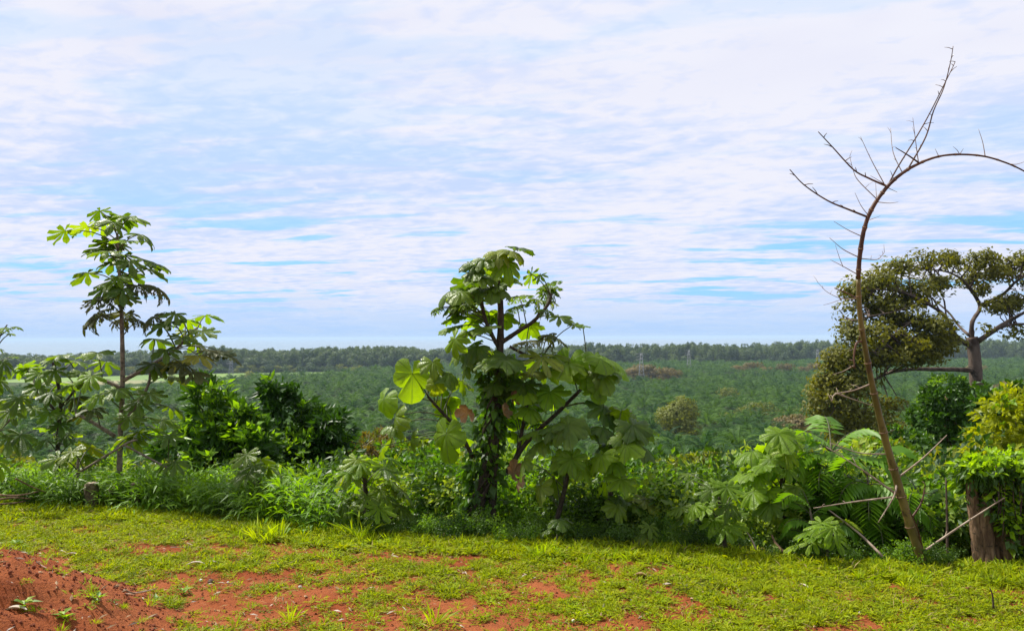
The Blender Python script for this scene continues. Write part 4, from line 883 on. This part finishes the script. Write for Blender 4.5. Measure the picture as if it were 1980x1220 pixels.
def palm_fronds(seed, n=22):
    rng = np.random.default_rng(seed); out = []
    for k in range(n):
        el = 1.25 - 1.75 * (k / (n - 1)) ** .95 + rng.uniform(-.12, .12)
        out.append((k % 4 + (4 if k > n * .55 else 0), (Matrix.Translation((0, 0, 5.6)) @ Matrix.Rotation(k * 2.4 + rng.uniform(-.2, .2), 4, 'Z') @ Matrix.Rotation(el, 4, 'X') @ Matrix.Scale(rng.uniform(.82, 1.1), 4))))
    return out
def trunk_mesh():
    g = Geo(); g.tube([Vector((0, 0, z)) for z in (0, 2, 4, 5.3, 5.9)], [.5, .42, .45, .55, .3], 8); return g.mesh('palm_trunk', M_FTRUNK)
PTRUNK = trunk_mesh()
def merged(parts, name, mats_of):
    V = []; Fc = []; mi = []; mats = []; o = 0
    for me, M in parts:
        m = me.materials[0]
        if m not in mats: mats.append(m)
        co = np.empty(len(me.vertices) * 3, np.float32); me.vertices.foreach_get('co', co); co = co.reshape(-1, 3); R = np.array(M.to_3x3()); co = co @ R.T + np.array(M.translation)
        V.append(co)
        for p in me.polygons: Fc.append(tuple(i + o for i in p.vertices)); mi.append(mats.index(m))
        o += len(co)
    return mesh(name, np.concatenate(V), Fc, mats, mi, False)
PF = [palm_fronds(s) for s in range(4)]
CROWN = [merged([(FROND[i], M) for i, M in pf], 'palm_crown', None) for pf in PF]
WHOLE = [merged([(PTRUNK, Matrix.Identity(4))] + [(FROND[i], M) for i, M in pf], 'palm', None) for pf in PF]

def in_field(x, y):
    u = 990 + F * x / y; nearf = np.interp(u, [-60, 20, 300, 600, 790], [490, 520, 580, 700, 870]); return (u < 790) & (y > nearf - 8)
FRONT_PX = [-200, 60, 300, 600, 900, 1150, 1450, 1600, 2200]; FRONT_D = [820, 850, 940, 990, 1000, 1005, 1010, 1080, 1100]
def forest_front(u): return np.interp(u, FRONT_PX, FRONT_D)
CLEAR = [(1318, 205, 9), (1540, 215, 9), (1480, 300, 14), (1400, 420, 16), (1290, 640, 28), (1240, 600, 22), (1505, 720, 20), (1560, 730, 22), (1430, 700, 18), (620, 420, 12)]
def palms():
    rng = np.random.default_rng(101); pts = []
    row = 0; y = 128.0
    while y < 1100:
        half = y * 0.66 + 25; xs = np.arange(-half, half, 9.8) + (4.9 if row % 2 else 0); pts.append(np.stack([xs + rng.normal(0, .9, len(xs)), np.full(len(xs), y) + rng.normal(0, .9, len(xs))], 1)); y += 8.4; row += 1
    P = np.concatenate(pts); u = 990 + F * P[:, 0] / P[:, 1]; ok = ~in_field(P[:, 0], P[:, 1]) & (P[:, 1] < forest_front(u) - 10)
    for cu, cd, cr in CLEAR: ok &= (P[:, 0] - (cu - 990) / F * cd) ** 2 + (P[:, 1] - cd) ** 2 > cr * cr
    ok &= rng.random(len(P)) > .04
    P = P[ok]; h = .92 + .42 * vnoise(P[:, 0] / 60, P[:, 1] / 60, 8) + rng.normal(0, .12, len(P)); zs = ground_z(P[:, 0], P[:, 1])
    u = 990 + F * P[:, 0] / P[:, 1]; inview = (u > 560) & (u < 2040)
    order = np.argsort(P[:, 1] + np.where(inview, 0, 1e5)); near = order[:300]; rest = order[300:]
    for c, i in enumerate(near):
        x, y = P[i]; v = int(rng.integers(0, 4)); s = float(h[i]); a = rng.uniform(0, 6.28)
        root = thing('oil_palm', (x, y, zs[i]), 'oil palm in the near rows of the valley plantation', 'palm tree', 'oil palms nearest the foot of the slope'); root.rotation_euler = (0, 0, a); root.scale = (s, s, s)
        for nm, me in [('trunk', PTRUNK)] + ([] if c < 36 else [('crown', CROWN[v])]):
            p = bpy.data.objects.new(nm, me); COL.objects.link(p); p.parent = root
        if c < 36:
            for k, M in PF[v]:
                p = bpy.data.objects.new('frond', FROND[k]); COL.objects.link(p); p.parent = root; p.matrix_basis = M
    n = len(rest); sc = np.repeat(h[rest][:, None], 3, 1); rot = np.zeros((n, 3)); rot[:, 2] = rng.uniform(0, 6.28, n)
    scatter('palm_plantation', np.stack([P[rest, 0], P[rest, 1], zs[rest]], 1), rot, sc, rng.integers(0, 4, n), WHOLE, 'wide oil palm plantation filling the valley to the far forest', 'plantation')
palms()

# ---- valley trees, far forest, pylons
def tree_parts(seed, H, Wd, mat, n=420, L=1.5, lob=5, low=.35):
    rng = np.random.default_rng(seed); lobes = []
    for k in range(lob):
        a = rng.uniform(0, 6.28); r = Wd * .24 * (k > 0); zc = H * rng.uniform(low + .15, .80); lobes.append((math.cos(a) * r, math.sin(a) * r, zc, Wd * rng.uniform(.26, .36), Wd * rng.uniform(.26, .36), H * rng.uniform(.14, .22)))
    lobes.append((0, 0, H * .82, Wd * .24, Wd * .24, H * .17))
    cen, out = lobes_points(rng, lobes, n, .35); V, Fc = mantle(rng, cen, out, 4, L, L * .62, .6, .4); crown = mesh('tree_crown', V, Fc, mat, None, False)
    g = Geo(); g.tube([Vector((0, 0, z * H)) for z in (0, .3, .6, .8)], [.035 * H * .5, .028 * H * .5, .02 * H * .5, .006 * H], 7)
    for l in lobes: g.tube([Vector((0, 0, H * .42)), Vector(l[:3])], [.008 * H, .003 * H], 4)
    return g.mesh('tree_trunk', M_FTRUNK), crown
def place_tree(name, label, cat, tp, x, y, s, rz, group=None, zs=None):
    root = thing(name, (x, y, gz(x, y) - .2), label, cat, group); root.rotation_euler = (0, 0, rz); root.scale = (s, s, s if zs is None else zs)
    for nm, me in zip(('trunk', 'crown'), tp):
        p = bpy.data.objects.new(nm, me); COL.objects.link(p); p.parent = root
    return root
def valley():
    rng = np.random.default_rng(202)
    X = lambda u, d: (u - 990) / F * d
    conic = tree_parts(1, 22, 13, M_OLIVE, 2600, .75, 9, .10)
    place_tree('valley_tree', 'lone rounded olive tree standing above the near palms', 'tree', conic, X(1320, 205), 205, .98, 0, zs=.80)
    br = tree_parts(2, 15, 12, M_BROWN, 1800, .7, 7, .05)
    place_tree('valley_tree', 'brownish tree in the palms beside the hanging olive foliage', 'tree', br, X(1540, 215), 215, 1.0, 1, zs=.85)
    ol = tree_parts(3, 12, 16, M_OLIVE, 600, .9, 6, .1)
    for u, d, s, lab in [(1480, 300, 1.0, 'pale olive tree within the palms left of the hanging foliage'), (1400, 420, 1.0, 'flat olive tree in the middle of the plantation')]:
        place_tree('valley_tree', lab, 'tree', ol, X(u, d), d, s, u)
    for i in range(10):
        u = 1385 + i * 24; d = 290 + rng.uniform(-25, 40); place_tree('valley_bush', 'olive bush in the scrubby strip crossing the palms', 'bush', ol, X(u, d), d, rng.uniform(.55, .85), rng.uniform(0, 6), 'olive bushes of the scrubby strip')
    bb = tree_parts(4, 13, 15, M_BROWN, 420, 1.2, 6, .05)
    for u, d, s in [(1255, 660, 1.3), (1225, 670, 1.1), (1285, 655, 1.15), (1300, 668, 1.0), (1240, 690, 1.25), (1425, 760, 1.0), (1455, 765, 1.2), (1478, 755, .9), (1520, 770, 1.1), (1550, 760, .9), (1580, 772, 1.1), (1600, 750, .9), (1925, 420, 1.0), (1955, 430, 1.1), (1240, 480, .5), (625, 400, .6), (650, 410, .5), (905, 430, .5), (1885, 700, 1.1)]:
        place_tree('valley_bush', 'rounded brownish tree clump rising out of the plantation', 'bush', bb, X(u, d), d, s, rng.uniform(0, 6), 'brownish clumps among the palms')
    for u, d, s in [(330, 745, .6), (480, 760, .8), (515, 765, .55), (505, 790, .5), (690, 820, .9), (210, 700, .5), (100, 730, .45)]:
        place_tree('valley_bush', 'dark bush standing on the bright valley field', 'bush', ol, X(u, d), d, s, rng.uniform(0, 6), 'bushes on the valley field')
    kinds = [tree_parts(10 + k, [27, 30, 25, 29][k], [15, 13, 16, 12][k], M_WOOD, 520, 1.5, 7, .12) for k in range(4)]
    us = np.arange(-130, 2130, 14.5)
    for u in us:
        uu = u + rng.uniform(-5, 5); d = forest_front(uu) + rng.uniform(-6, 6); hs = np.interp(uu, [-100, 150, 450, 900, 1350, 2000], [.66, .76, .90, .93, 1.0, 1.06]) * rng.uniform(.5, .85) * (.8 + .45 * float(vnoise(np.array([uu / 55.]), np.array([8.1]), 12)[0]))
        place_tree('forest_tree', 'tree on the front edge of the far coastal forest', 'tree', kinds[int(rng.integers(0, 4))], X(uu, d), d, .98 * rng.uniform(.85, 1.15), rng.uniform(0, 6), 'front trees of the far forest', zs=hs)
    P = []; S = []
    for r in range(9):
        for u in np.arange(-200, 2200, 12):
            uu = u + rng.uniform(-6, 6); d = forest_front(uu) + 10 + r * 16 + rng.uniform(-7, 7); hs = np.interp(uu, [-100, 150, 450, 900, 1350, 2000], [.70, .82, .95, .96, 1.06, 1.12]) * rng.uniform(.80, 1.0) * (.88 + .26 * float(vnoise(np.array([uu / 70.]), np.array([3.3]), 6)[0])); P.append((X(uu, d), d, PLAIN)); S.append((1.0, 1.0, hs))
    n = len(P); rot = np.zeros((n, 3)); rot[:, 2] = rng.uniform(0, 6.28, n); W = [merged([(k[0], Matrix.Identity(4)), (k[1], Matrix.Identity(4))], 'forest_piece', None) for k in kinds]
    scatter('coastal_forest', P, rot, S, rng.integers(0, 4, n), W, 'dark band of far coastal forest along the sea', 'forest')
    # low shrubs at the forest foot
    P = []; S = []
    for u in np.arange(-150, 2150, 9):
        d = forest_front(u) - 14 + rng.uniform(-8, 5); s = rng.uniform(.35, .75); P.append((X(u, d), d, PLAIN)); S.append((s, s, s * .8))
    n = len(P); rot = np.zeros((n, 3)); rot[:, 2] = rng.uniform(0, 6.28, n)
    W = [merged([(k[0], Matrix.Identity(4)), (k[1], Matrix.Identity(4))], 'scrub_piece', None) for k in (tree_parts(30, 18, 15, M_WOOD, 260, 1.5, 5, .0), tree_parts(31, 16, 16, M_OLIVE, 260, 1.5, 5, .0))]
    scatter('forest_scrub', P, rot, S, (rng.random(n) < .2).astype(int), W, 'low scrub along the foot of the far forest', 'scrub')
    for u, d, y0, lab in [(447, 700, 694, 'steel lattice pylon over the valley field beyond the tall cecropia'), (1240, 640, 683, 'steel lattice pylon above a brownish tree clump'), (1332, 800, 677, 'steel lattice pylon against the forest edge'), (1581, 820, 676, 'steel lattice pylon before the forest beside the olive crown')]:
        top = px(u, y0, d); b = Vector((top.x, top.y, PLAIN)); H = top.z - PLAIN; root = thing('pylon', b, lab, 'pylon'); w0 = 2.6; w1 = .5
        for sx, sy in ((1, 1), (1, -1), (-1, 1), (-1, -1)):
            g = Geo(); g.tube([Vector((sx * w0, sy * w0, 0)), Vector((sx * w1, sy * w1, H))], [.13, .10], 4); link('leg', g.mesh('leg', M_STEEL), root, loc=b)
        g = Geo(); N = 9
        for j in range(N):
            z0 = H * j / N; z1 = H * (j + 1) / N; a = w0 + (w1 - w0) * j / N; c = w0 + (w1 - w0) * (j + 1) / N
            for (p, q) in (((1, 1), (1, -1)), ((1, -1), (-1, -1)), ((-1, -1), (-1, 1)), ((-1, 1), (1, 1))):
                g.tube([Vector((p[0] * a, p[1] * a, z0)), Vector((q[0] * c, q[1] * c, z1))], [.06, .06], 3); g.tube([Vector((q[0] * a, q[1] * a, z0)), Vector((p[0] * c, p[1] * c, z1))], [.06, .06], 3)
        link('bracing', g.mesh('bracing', M_STEEL), root, loc=b)
        for z in (.82, .9, .98):
            g = Geo(); g.tube([Vector((-4.2, 0, H * z)), Vector((0, 0, H * z + .5)), Vector((4.2, 0, H * z))], [.07, .14, .07], 4); link('cross_arm', g.mesh('cross_arm', M_STEEL), root, loc=b)
valley()

# ---- slope cover
def clump_mesh(kind, seed):
    rng = np.random.default_rng(seed)
    if kind == 'lance':
        n = 110; b = np.stack([rng.normal(0, .16, n), rng.normal(0, .16, n), rng.uniform(.05, .55, n) ** 1.0], 1); d = nrm(np.stack([b[:, 0] * 3 + rng.normal(0, .5, n), b[:, 1] * 3 + rng.normal(0, .5, n), rng.uniform(-.1, .8, n)], 1)); L = rng.uniform(.14, .30, n)
        V, Fc = leaf_faces(b, d, np.tile([[0, 0, 1.]], (n, 1)) + rdir(rng, n) * .4, L, L * .15, droop=.35); return V, Fc
    if kind == 'broad':
        lobes = [(rng.normal(0, .14), rng.normal(0, .14), rng.uniform(.18, .5), .2, .2, .16) for _ in range(5)]; cen, out = lobes_points(rng, lobes, 95, .7); return rosettes(rng, cen, out, 5, .058, .032, .9, .9, .2, .3)
    if kind == 'big':
        lobes = [(rng.normal(0, .4), rng.normal(0, .4), rng.uniform(.5, 1.5), .5, .5, .4) for _ in range(6)]; cen, out = lobes_points(rng, lobes, 150, .6); return rosettes(rng, cen, out, 6, .15, .075, .9, .6, .2, .3)
def slope_cover():
    rng = np.random.default_rng(303)
    def pts(n, s0, s1, u0, u1, bias=1.0):
        s = s0 + (s1 - s0) * rng.random(n) ** bias; u = rng.uniform(u0, u1, n); y = np.full(n, 8.0)
        for _ in range(6): y = edge((u - 990) / F * y) + s
        x = (u - 990) / F * y; return x, y, s
    def put(name, label, cat, kind, mats, n, s0, s1, u0, u1, sc, bias=1.0, tilt=.2, top=None):
        x, y, s = pts(n, s0, s1, u0, u1, bias); z = ground_z(x, y) - .02; rot = np.stack([rng.normal(0, tilt, n), rng.normal(0, tilt, n), rng.uniform(0, 6.28, n)], 1); k = rng.uniform(sc[0], sc[1], n); ms = []
        up_ = 990 + F * x / y; free = ~((up_ > 1835) & (up_ < 2060) & (s < 1.0)) & ~((up_ > 155) & (up_ < 280) & (s < .08))
        x, y, z, rot, k, s = x[free], y[free], z[free], rot[free], k[free], s[free]; n = len(x)
        if top:          # how tall the cover has grown: it stays below the view over the valley
            room = (CAMZ - y * (top - 653 + rng.normal(0, 14, n)) / F - z) / {'lance': .75, 'broad': .62, 'big': 1.95}[kind]
            k = np.where(room < k, np.maximum(room, .12 * k), k)
        for q in range(3):
            for m in mats: V, Fc = clump_mesh(kind, 400 + q); ms.append(mesh(name + '_piece', V, Fc, m, None, False))
        scatter(name, np.stack([x, y, z], 1), rot, np.repeat(k[:, None], 3, 1), rng.integers(0, len(ms), n), ms, label, cat)
    put('lance_leaved_brush', 'bright lance-leaved brush crowding the lawn edge round the cut posts', 'brush', 'lance', [M_LANCE, M_UNDER], 780, .02, 2.6, -500, 620, (.55, 1.2), top=905)
    put('undergrowth', 'tangled small-leaved undergrowth along the lawn edge', 'undergrowth', 'broad', [M_UNDERD, M_UNDER, M_PALEG, M_UNDER], 2200, .55, 5.0, -650, 2650, (.45, 1.1), 1.2, top=968)
    put('edge_weeds', 'low leafy weeds where the lawn meets the brush', 'weeds', 'broad', [M_UNDER, M_UNDERD, M_UNDERD], 450, .0, .5, -600, 2500, (.2, .42), 1.0)
    put('slope_brush', 'dense green brush covering the slope below the lawn', 'brush', 'big', [M_UNDERD, M_UNDER, M_UNDER, M_OLIVE, M_PALEG], 1600, 2.2, 22, -650, 2650, (.6, 1.7), 1.0, top=890)
    put('edge_brush', 'leafy brush rising just behind the lawn edge', 'brush', 'broad', [M_UNDERD, M_UNDER, M_PALEG, M_VINE, M_UNDERD], 500, .9, 2.6, -500, 1830, (1.2, 2.4), 1.0, top=912)
    put('slope_woodland', 'low woodland on the foot of the slope above the palms', 'woodland', 'big', [M_UNDERD, M_BUSH, M_OLIVE], 1300, 20, 105, -300, 2300, (2.5, 4.5), 1.0, .1, top=885)
slope_cover()

# ---- lawn
def lawn():
    rng = np.random.default_rng(404)
    def sprig(seed, n, R, H, L, W, mat, up):
        r = np.random.default_rng(seed); a = r.uniform(0, 6.28, n); q = R * np.sqrt(r.random(n)); b = np.stack([np.cos(a) * q, np.sin(a) * q, r.uniform(0, H, n)], 1); d = nrm(np.stack([np.cos(a) + r.normal(0, .7, n), np.sin(a) + r.normal(0, .7, n), r.uniform(.05, up, n)], 1)); l = L * r.uniform(.6, 1.3, n)
        V, Fc = leaf_faces(b, d, np.tile([[0, 0, 1.]], (n, 1)) + rdir(r, n) * .5, l, l * W, droop=.2); return mesh('grass_piece', V, Fc, mat, None, False)
    low = [sprig(40, 16, .035, .018, .028, .34, M_GRASSD, .7), sprig(41, 16, .035, .02, .04, .14, M_GRASSD, 1.1), sprig(42, 9, .04, .012, .06, .06, M_STRAW, .5)] + [sprig(k, 20, .035, .018, .026, .34, M_GRASS, .7) for k in range(4)] + [sprig(10 + k, 22, .03, .02, .04, .16, M_GRASS, 1.1) for k in range(3)] + [sprig(16, 18, .035, .02, .028, .36, M_GRASSB, .7)]
    n = 138000; u = rng.uniform(-680, 2660, n); t = rng.random(n); y = np.sqrt(3.3 ** 2 + (9.8 ** 2 - 3.3 ** 2) * t); x = (u - 990) / F * y
    bare = [(360, 1062, 150, 14), (470, 1110, 190, 22), (330, 1120, 120, 26), (130, 1078, 90, 12), (880, 1085, 170, 18), (800, 1072, 120, 10), (880, 1190, 110, 24), (1130, 1155, 90, 14), (1270, 1142, 70, 12), (1420, 1160, 110, 9), (1600, 1222, 90, 10), (1230, 1212, 160, 12), (560, 1190, 170, 36), (690, 1135, 110, 10), (1330, 1190, 80, 12), (1000, 1218, 150, 9), (700, 1205, 100, 20), (430, 1170, 140, 36)]
    z = ground_z(x, y); py = 653 + F * (CAMZ - z) / y; pu = u
    cov = 0.93 + 0 * x
    for bx, by, rx, ry in bare: cov -= .7 * np.exp(-(((pu - bx) / rx) ** 2 + ((py - by) / ry) ** 2) * 1.1)
    cov = cov - .16 + (fbm(x, y, 2.2, 50, 3) - .5) * 2.0 + (fbm(x, y, 10.0, 60, 3) - .5) * 3.2
    cov -= np.clip((1500 - pu) / 900, 0, 1) * np.clip((py - 1035) / 70, 0, 1) * .34
    r = np.sqrt((x + 3.75) ** 2 + (y - 4.35) ** 2) / 2.05; cov = np.where(r < .97, cov - 1.35, cov)
    s = y - edge(x); cov = np.where(s > -.5, cov + .5, cov); pr = .06 + .86 * np.clip(cov * .95 - .17, 0, 1); pr = np.where(r < .97, np.clip(cov, 0, 1), pr); ok = (rng.random(n) < pr) & (s < .45)
    x, y, z = x[ok], y[ok], z[ok]; n = len(x); rot = np.stack([rng.normal(0, .15, n), rng.normal(0, .15, n), rng.uniform(0, 6.28, n)], 1); k = rng.uniform(.75, 1.35, n) * np.where(y - edge(x) > -.5, 1.4, 1.0)
    scatter('lawn_grass', np.stack([x, y, z], 1), rot, np.repeat(k[:, None], 3, 1), rng.integers(0, len(low), n), low, 'short yellow-green creeping grass over the red earth', 'grass')
    # taller blades along the edge and scattered tufts
    tall = [sprig(20 + k, 26, .035, .01, .15, .075, M_GRASSB, 3.2) for k in range(3)] + [sprig(30, 24, .04, .01, .11, .09, M_GRASS, 2.2)]
    n = 950; u = rng.uniform(-650, 2630, n); y = np.full(n, 7.0); s = rng.normal(-.12, .22, n)
    for _ in range(6): y = edge((u - 990) / F * y) + s
    x = (u - 990) / F * y; m = 600; uu = rng.uniform(-600, 2580, m); yy = rng.uniform(3.6, 7.5, m); x = np.concatenate([x, (uu - 990) / F * yy]); y = np.concatenate([y, yy]); k = np.concatenate([rng.uniform(.25, .85, n), rng.uniform(.2, .55, m)]); ok = y < edge(x) + .5
    for (cu, cy_, cs) in [(537, 1045, 1.6), (520, 1050, 1.1), (500, 1045, 1.5), (690, 1040, 1.8), (700, 1045, 1.5), (760, 1035, 1.7), (1030, 1085, 1.3), (1045, 1080, 1.2), (1300, 1050, 1.6), (1290, 1052, 1.5), (1320, 1050, 1.6), (560, 1205, .9), (840, 1210, 1.0), (720, 1200, .7)]:
        p = on_ground(cu, cy_); x = np.append(x, p.x); y = np.append(y, p.y); k = np.append(k, cs); ok = np.append(ok, True)
    x, y, k = x[ok], y[ok], k[ok]; n = len(x); rot = np.stack([rng.normal(0, .15, n), rng.normal(0, .15, n), rng.uniform(0, 6.28, n)], 1)
    scatter('grass_tufts', np.stack([x, y, ground_z(x, y)], 1), rot, np.repeat(k[:, None], 3, 1), rng.integers(0, 4, n), tall, 'taller grass blades along the lawn edge and in scattered tufts', 'grass')
    # clods and crumbs of red earth
    def clod(seed):
        r = np.random.default_rng(seed); v = []; f = []
        me = []; g = Geo(); p = [Vector((r.uniform(-.2, .2), r.uniform(-.2, .2), z)) for z in (-.5, -.2, .25, .5)]; g.tube(p, [.4, .75, .7, .3], 6, wob=.5, rng=r); return g.mesh('clod', M_CLOD, smooth=False)
    cl = [clod(k) for k in range(4)]; n = 9000; a = rng.uniform(0, 6.28, n); q = 2.1 * np.sqrt(rng.random(n)); x = -3.75 + np.cos(a) * q; y = 4.35 + np.sin(a) * q
    m = 15000; uu = rng.uniform(-80, 2060, m); yy = rng.uniform(3.6, 7.5, m); x = np.concatenate([x, (uu - 990) / F * yy]); y = np.concatenate([y, yy]); n = len(x); k = .0035 + .013 * rng.random(n) ** 4; k[9000:] *= .7; rot = rng.uniform(0, 6.28, (n, 3))
    scatter('soil_crumbs', np.stack([x, y, ground_z(x, y) + k * .2], 1), rot, np.stack([k, k, k * .8], 1), rng.integers(0, 4, n), cl, 'crumbs and clods of red earth strewn on the heap and bare ground', 'soil')
    dl = []
    for s_ in range(4):
        r = np.random.default_rng(70 + s_); V, Fc = leaf_faces(np.zeros((1, 3)), np.array([[0, 1., .1]]), np.array([[0.1, 0, 1.]]), np.array([1.]), np.array([.38]), fold=-.25, droop=.05); dl.append(mesh('litter_piece', V, Fc, [M_DRYLEAF, M_PALELEAF][s_ == 0], None, False))
    n = 1500; uu = rng.uniform(-80, 2060, n); yy = rng.uniform(3.6, 8.6, n); x = (uu - 990) / F * yy; ok = yy < edge(x); x, yy = x[ok], yy[ok]; n = len(x); k = rng.uniform(.02, .07, n)
    scatter('leaf_litter', np.stack([x, yy, ground_z(x, yy) + .012], 1), np.stack([rng.normal(0, .25, n), rng.normal(0, .25, n), rng.uniform(0, 6.28, n)], 1), np.stack([k * rng.uniform(.25, 1, n), k, k], 1), rng.integers(0, 4, n), dl, 'small dry leaf scraps scattered over the lawn', 'litter')
lawn()

# ---- single things lying on the lawn
def litter():
    rng = np.random.default_rng(505)
    def curled(label, x, y, L, W, rz, mat, name='dry_leaf'):
        p = on_ground(x, y); V = []; Fc = []; n = 8
        for i in range(n + 1):
            t = i / n; w = W * math.sin(math.pi * min(.97, .06 + t * .92)) ** .7; zc = L * .10 * math.sin(math.pi * t) + .006
            V += [(-w / 2, (t - .5) * L, zc + w * .3), (0, (t - .5) * L, zc), (w / 2, (t - .5) * L, zc + w * .22)]
        for i in range(n):
            for j in (0, 1): a = i * 3 + j; Fc.append((a, a + 1, a + 4, a + 3))
        p.z = gz(p.x, p.y) + .012
        o = link(name, mesh(name, V, Fc, mat), None, mw=Matrix.Translation(p) @ Matrix.Rotation(math.radians(rz), 4, 'Z')); tag(o, label, 'leaf')
    curled('long bleached pale leaf lying on the bare red earth patch', 378, 1096, .13, .04, 105, M_PALELEAF)
    curled('narrow bleached leaf beside the long pale one on bare red earth', 410, 1093, .11, .02, 80, M_PALELEAF)
    curled('white curled scrap in the grass under the rounded sapling', 737, 1022, .06, .03, 40, M_PALELEAF)
    curled('pale pointed dry leaf standing askew on the grass below the feathery shrubs', 1553, 1139, .10, .022, 30, M_PALELEAF)
    curled('pale flat leaf on the grass near the slanting dead cane', 1576, 1105, .06, .03, 75, M_PALELEAF)
    curled('red-brown curled dead leaf on the grass', 1238, 1118, .09, .05, 80, M_DRYLEAF)
    curled('buff dry leaf on the red earth heap', 28, 1187, .11, .045, 100, M_PALELEAF)
    curled('pale leaf at the back of the red earth heap', 138, 1077, .11, .025, 100, M_PALELEAF)
    curled('thin pale leaf behind the heap beside another', 118, 1072, .10, .015, 70, M_PALELEAF)
    curled('pale dry leaf blade lying at the foot of the stump', 1905, 1096, .22, .03, 80, M_PALELEAF)
    curled('big curled brown leaf under the leaning sapling', 1118, 1040, .17, .12, 60, M_DRYLEAF)
    def twig(label, pl, r, mat=M_TWIG):
        P = [on_ground(x, y) for x, y in pl]
        for q in P: q.z = gz(q.x, q.y) + r + .012
        s = spline(P, 5); g = Geo(); n = len(s); g.tube(s, [r * (1 - .5 * i / (n - 1)) for i in range(n)], 5); tag(link('twig', g.mesh('twig', mat, tuple(s[0])), None, loc=s[0]), label, 'twig')
    twig('curved pale twig lying beside the red earth heap', [(240, 1146), (262, 1152), (302, 1143)], .006)
    twig('bent pale twig on the bare earth below the lance-leaved brush', [(362, 1054), (374, 1058), (388, 1054)], .006)
    twig('straight pale twig on the bare patch of the lawn', [(330, 1062), (365, 1061), (390, 1062)], .004)
    twig('upper of two pale twigs in front of the central tree', [(792, 1056), (812, 1053), (825, 1060)], .005)
    twig('lower of two pale twigs in front of the central tree', [(800, 1060), (815, 1063), (830, 1063)], .004)
    twig('dark twig on the bare red patch', [(405, 1083), (430, 1082), (452, 1080)], .006, M_TWIGD)
    twig('pale twig on the heap slope', [(70, 1092), (82, 1100), (90, 1104)], .004)
    def stone(label, x, y, r, mat=M_STONE, name='stone', cat='stone'):
        p = on_ground(x, y); p.z = gz(p.x, p.y); g = Geo(); rr = np.random.default_rng(int(x)); g.tube([Vector((rr.uniform(-.1, .1) * r, rr.uniform(-.1, .1) * r, z * r)) for z in (-.5, 0, .5, .95, 1.15)], [.7 * r, r, 1.05 * r, .7 * r, .25 * r], 9, wob=.3, rng=rr); tag(link(name, g.mesh(name, mat), None, loc=p), label, cat)
    stone('white stone on the lawn at the right end of the bare patch', 470, 1087, .018)
    stone('small white pebble beside a dark brown clod', 388, 1123, .012)
    stone('dark brown clod beside a small white pebble', 408, 1127, .022, M_TWIGD, 'clod', 'clod')
    stone('white pebble alone in the thin grass', 580, 1136, .014)
    stone('little white pebble on bare earth near the sprouting tufts', 441, 1127, .009)
    stone('whitish pebble in the grass before the short leaning sapling', 1220, 1161, .010)
    stone('pale pebble among the creeping grass below the bare red streak', 1109, 1201, .011)
litter()

# ---- broad weeds on the heap
def weeds():
    rng = np.random.default_rng(606)
    V, Fc = leaf_faces(np.zeros((1, 3)), np.array([[0, 1., .35]]), np.array([[0, 0, 1.]]), np.array([1.]), np.array([.42]), droop=.25); wl = mesh('weed_leaf', V, Fc, M_UNDER, None, False); wy = mesh('weed_leaf', V, Fc, M_VINEY, None, False)
    for x, y, s, lab in [(48, 1178, .085, 'largest broad-leaved weed growing on the red earth heap'), (125, 1200, .07, 'broad-leaved weed low on the red earth heap'), (30, 1058, .07, 'weed at the crest of the red earth heap'), (190, 1165, .06, 'weed on the right flank of the heap'), (355, 1150, .07, 'grassy weed beside the curved pale twig'), (300, 1165, .06, 'small weed at the toe of the heap')]:
        p = on_ground(x, y); p.z = gz(p.x, p.y); root = thing('weed', p, lab, 'weed'); n = int(rng.integers(6, 10))
        g = Geo(); g.tube([Vector((0, 0, -.01)), Vector((0, 0, s * .5))], [.003, .002], 4); link('stem', g.mesh('stem', M_PET), root, loc=p)
        for k in range(n):
            M = Matrix.Translation(p + Vector((0, 0, s * .5 * rng.random()))) @ Matrix.Rotation(k * 2.4, 4, 'Z') @ Matrix.Rotation(rng.uniform(-.1, .5), 4, 'X') @ Matrix.Scale(s * rng.uniform(.7, 1.2), 4); link('leaf', (wl, wy)[k % 2], root, mw=M)
weeds()

# ---- haze
def haze():
    x, y0, y1, z0, z1 = 62000, -60, 62000, -43, 13
    V = [(-x, y0, z0), (x, y0, z0), (x, y1, z0), (-x, y1, z0), (-x, y0, z1), (x, y0, z1), (x, y1, z1), (-x, y1, z1)]
    m, T, out = new_mat('haze_air'); v = T.add('ShaderNodeVolumePrincipled'); v.inputs['Color'].default_value = C(0.50, 0.64, 0.80); v.inputs['Density'].default_value = 0.00011; v.inputs['Anisotropy'].default_value = 0.0
    T.link(v.outputs[0], out.inputs['Volume'])
    tag(link('haze', mesh('haze', V, [(0, 3, 2, 1), (4, 5, 6, 7), (0, 1, 5, 4), (1, 2, 6, 5), (2, 3, 7, 6), (3, 0, 4, 7)], m, None, False)), 'thin pale haze in the air over valley and sea', 'haze', kind='stuff')
haze()
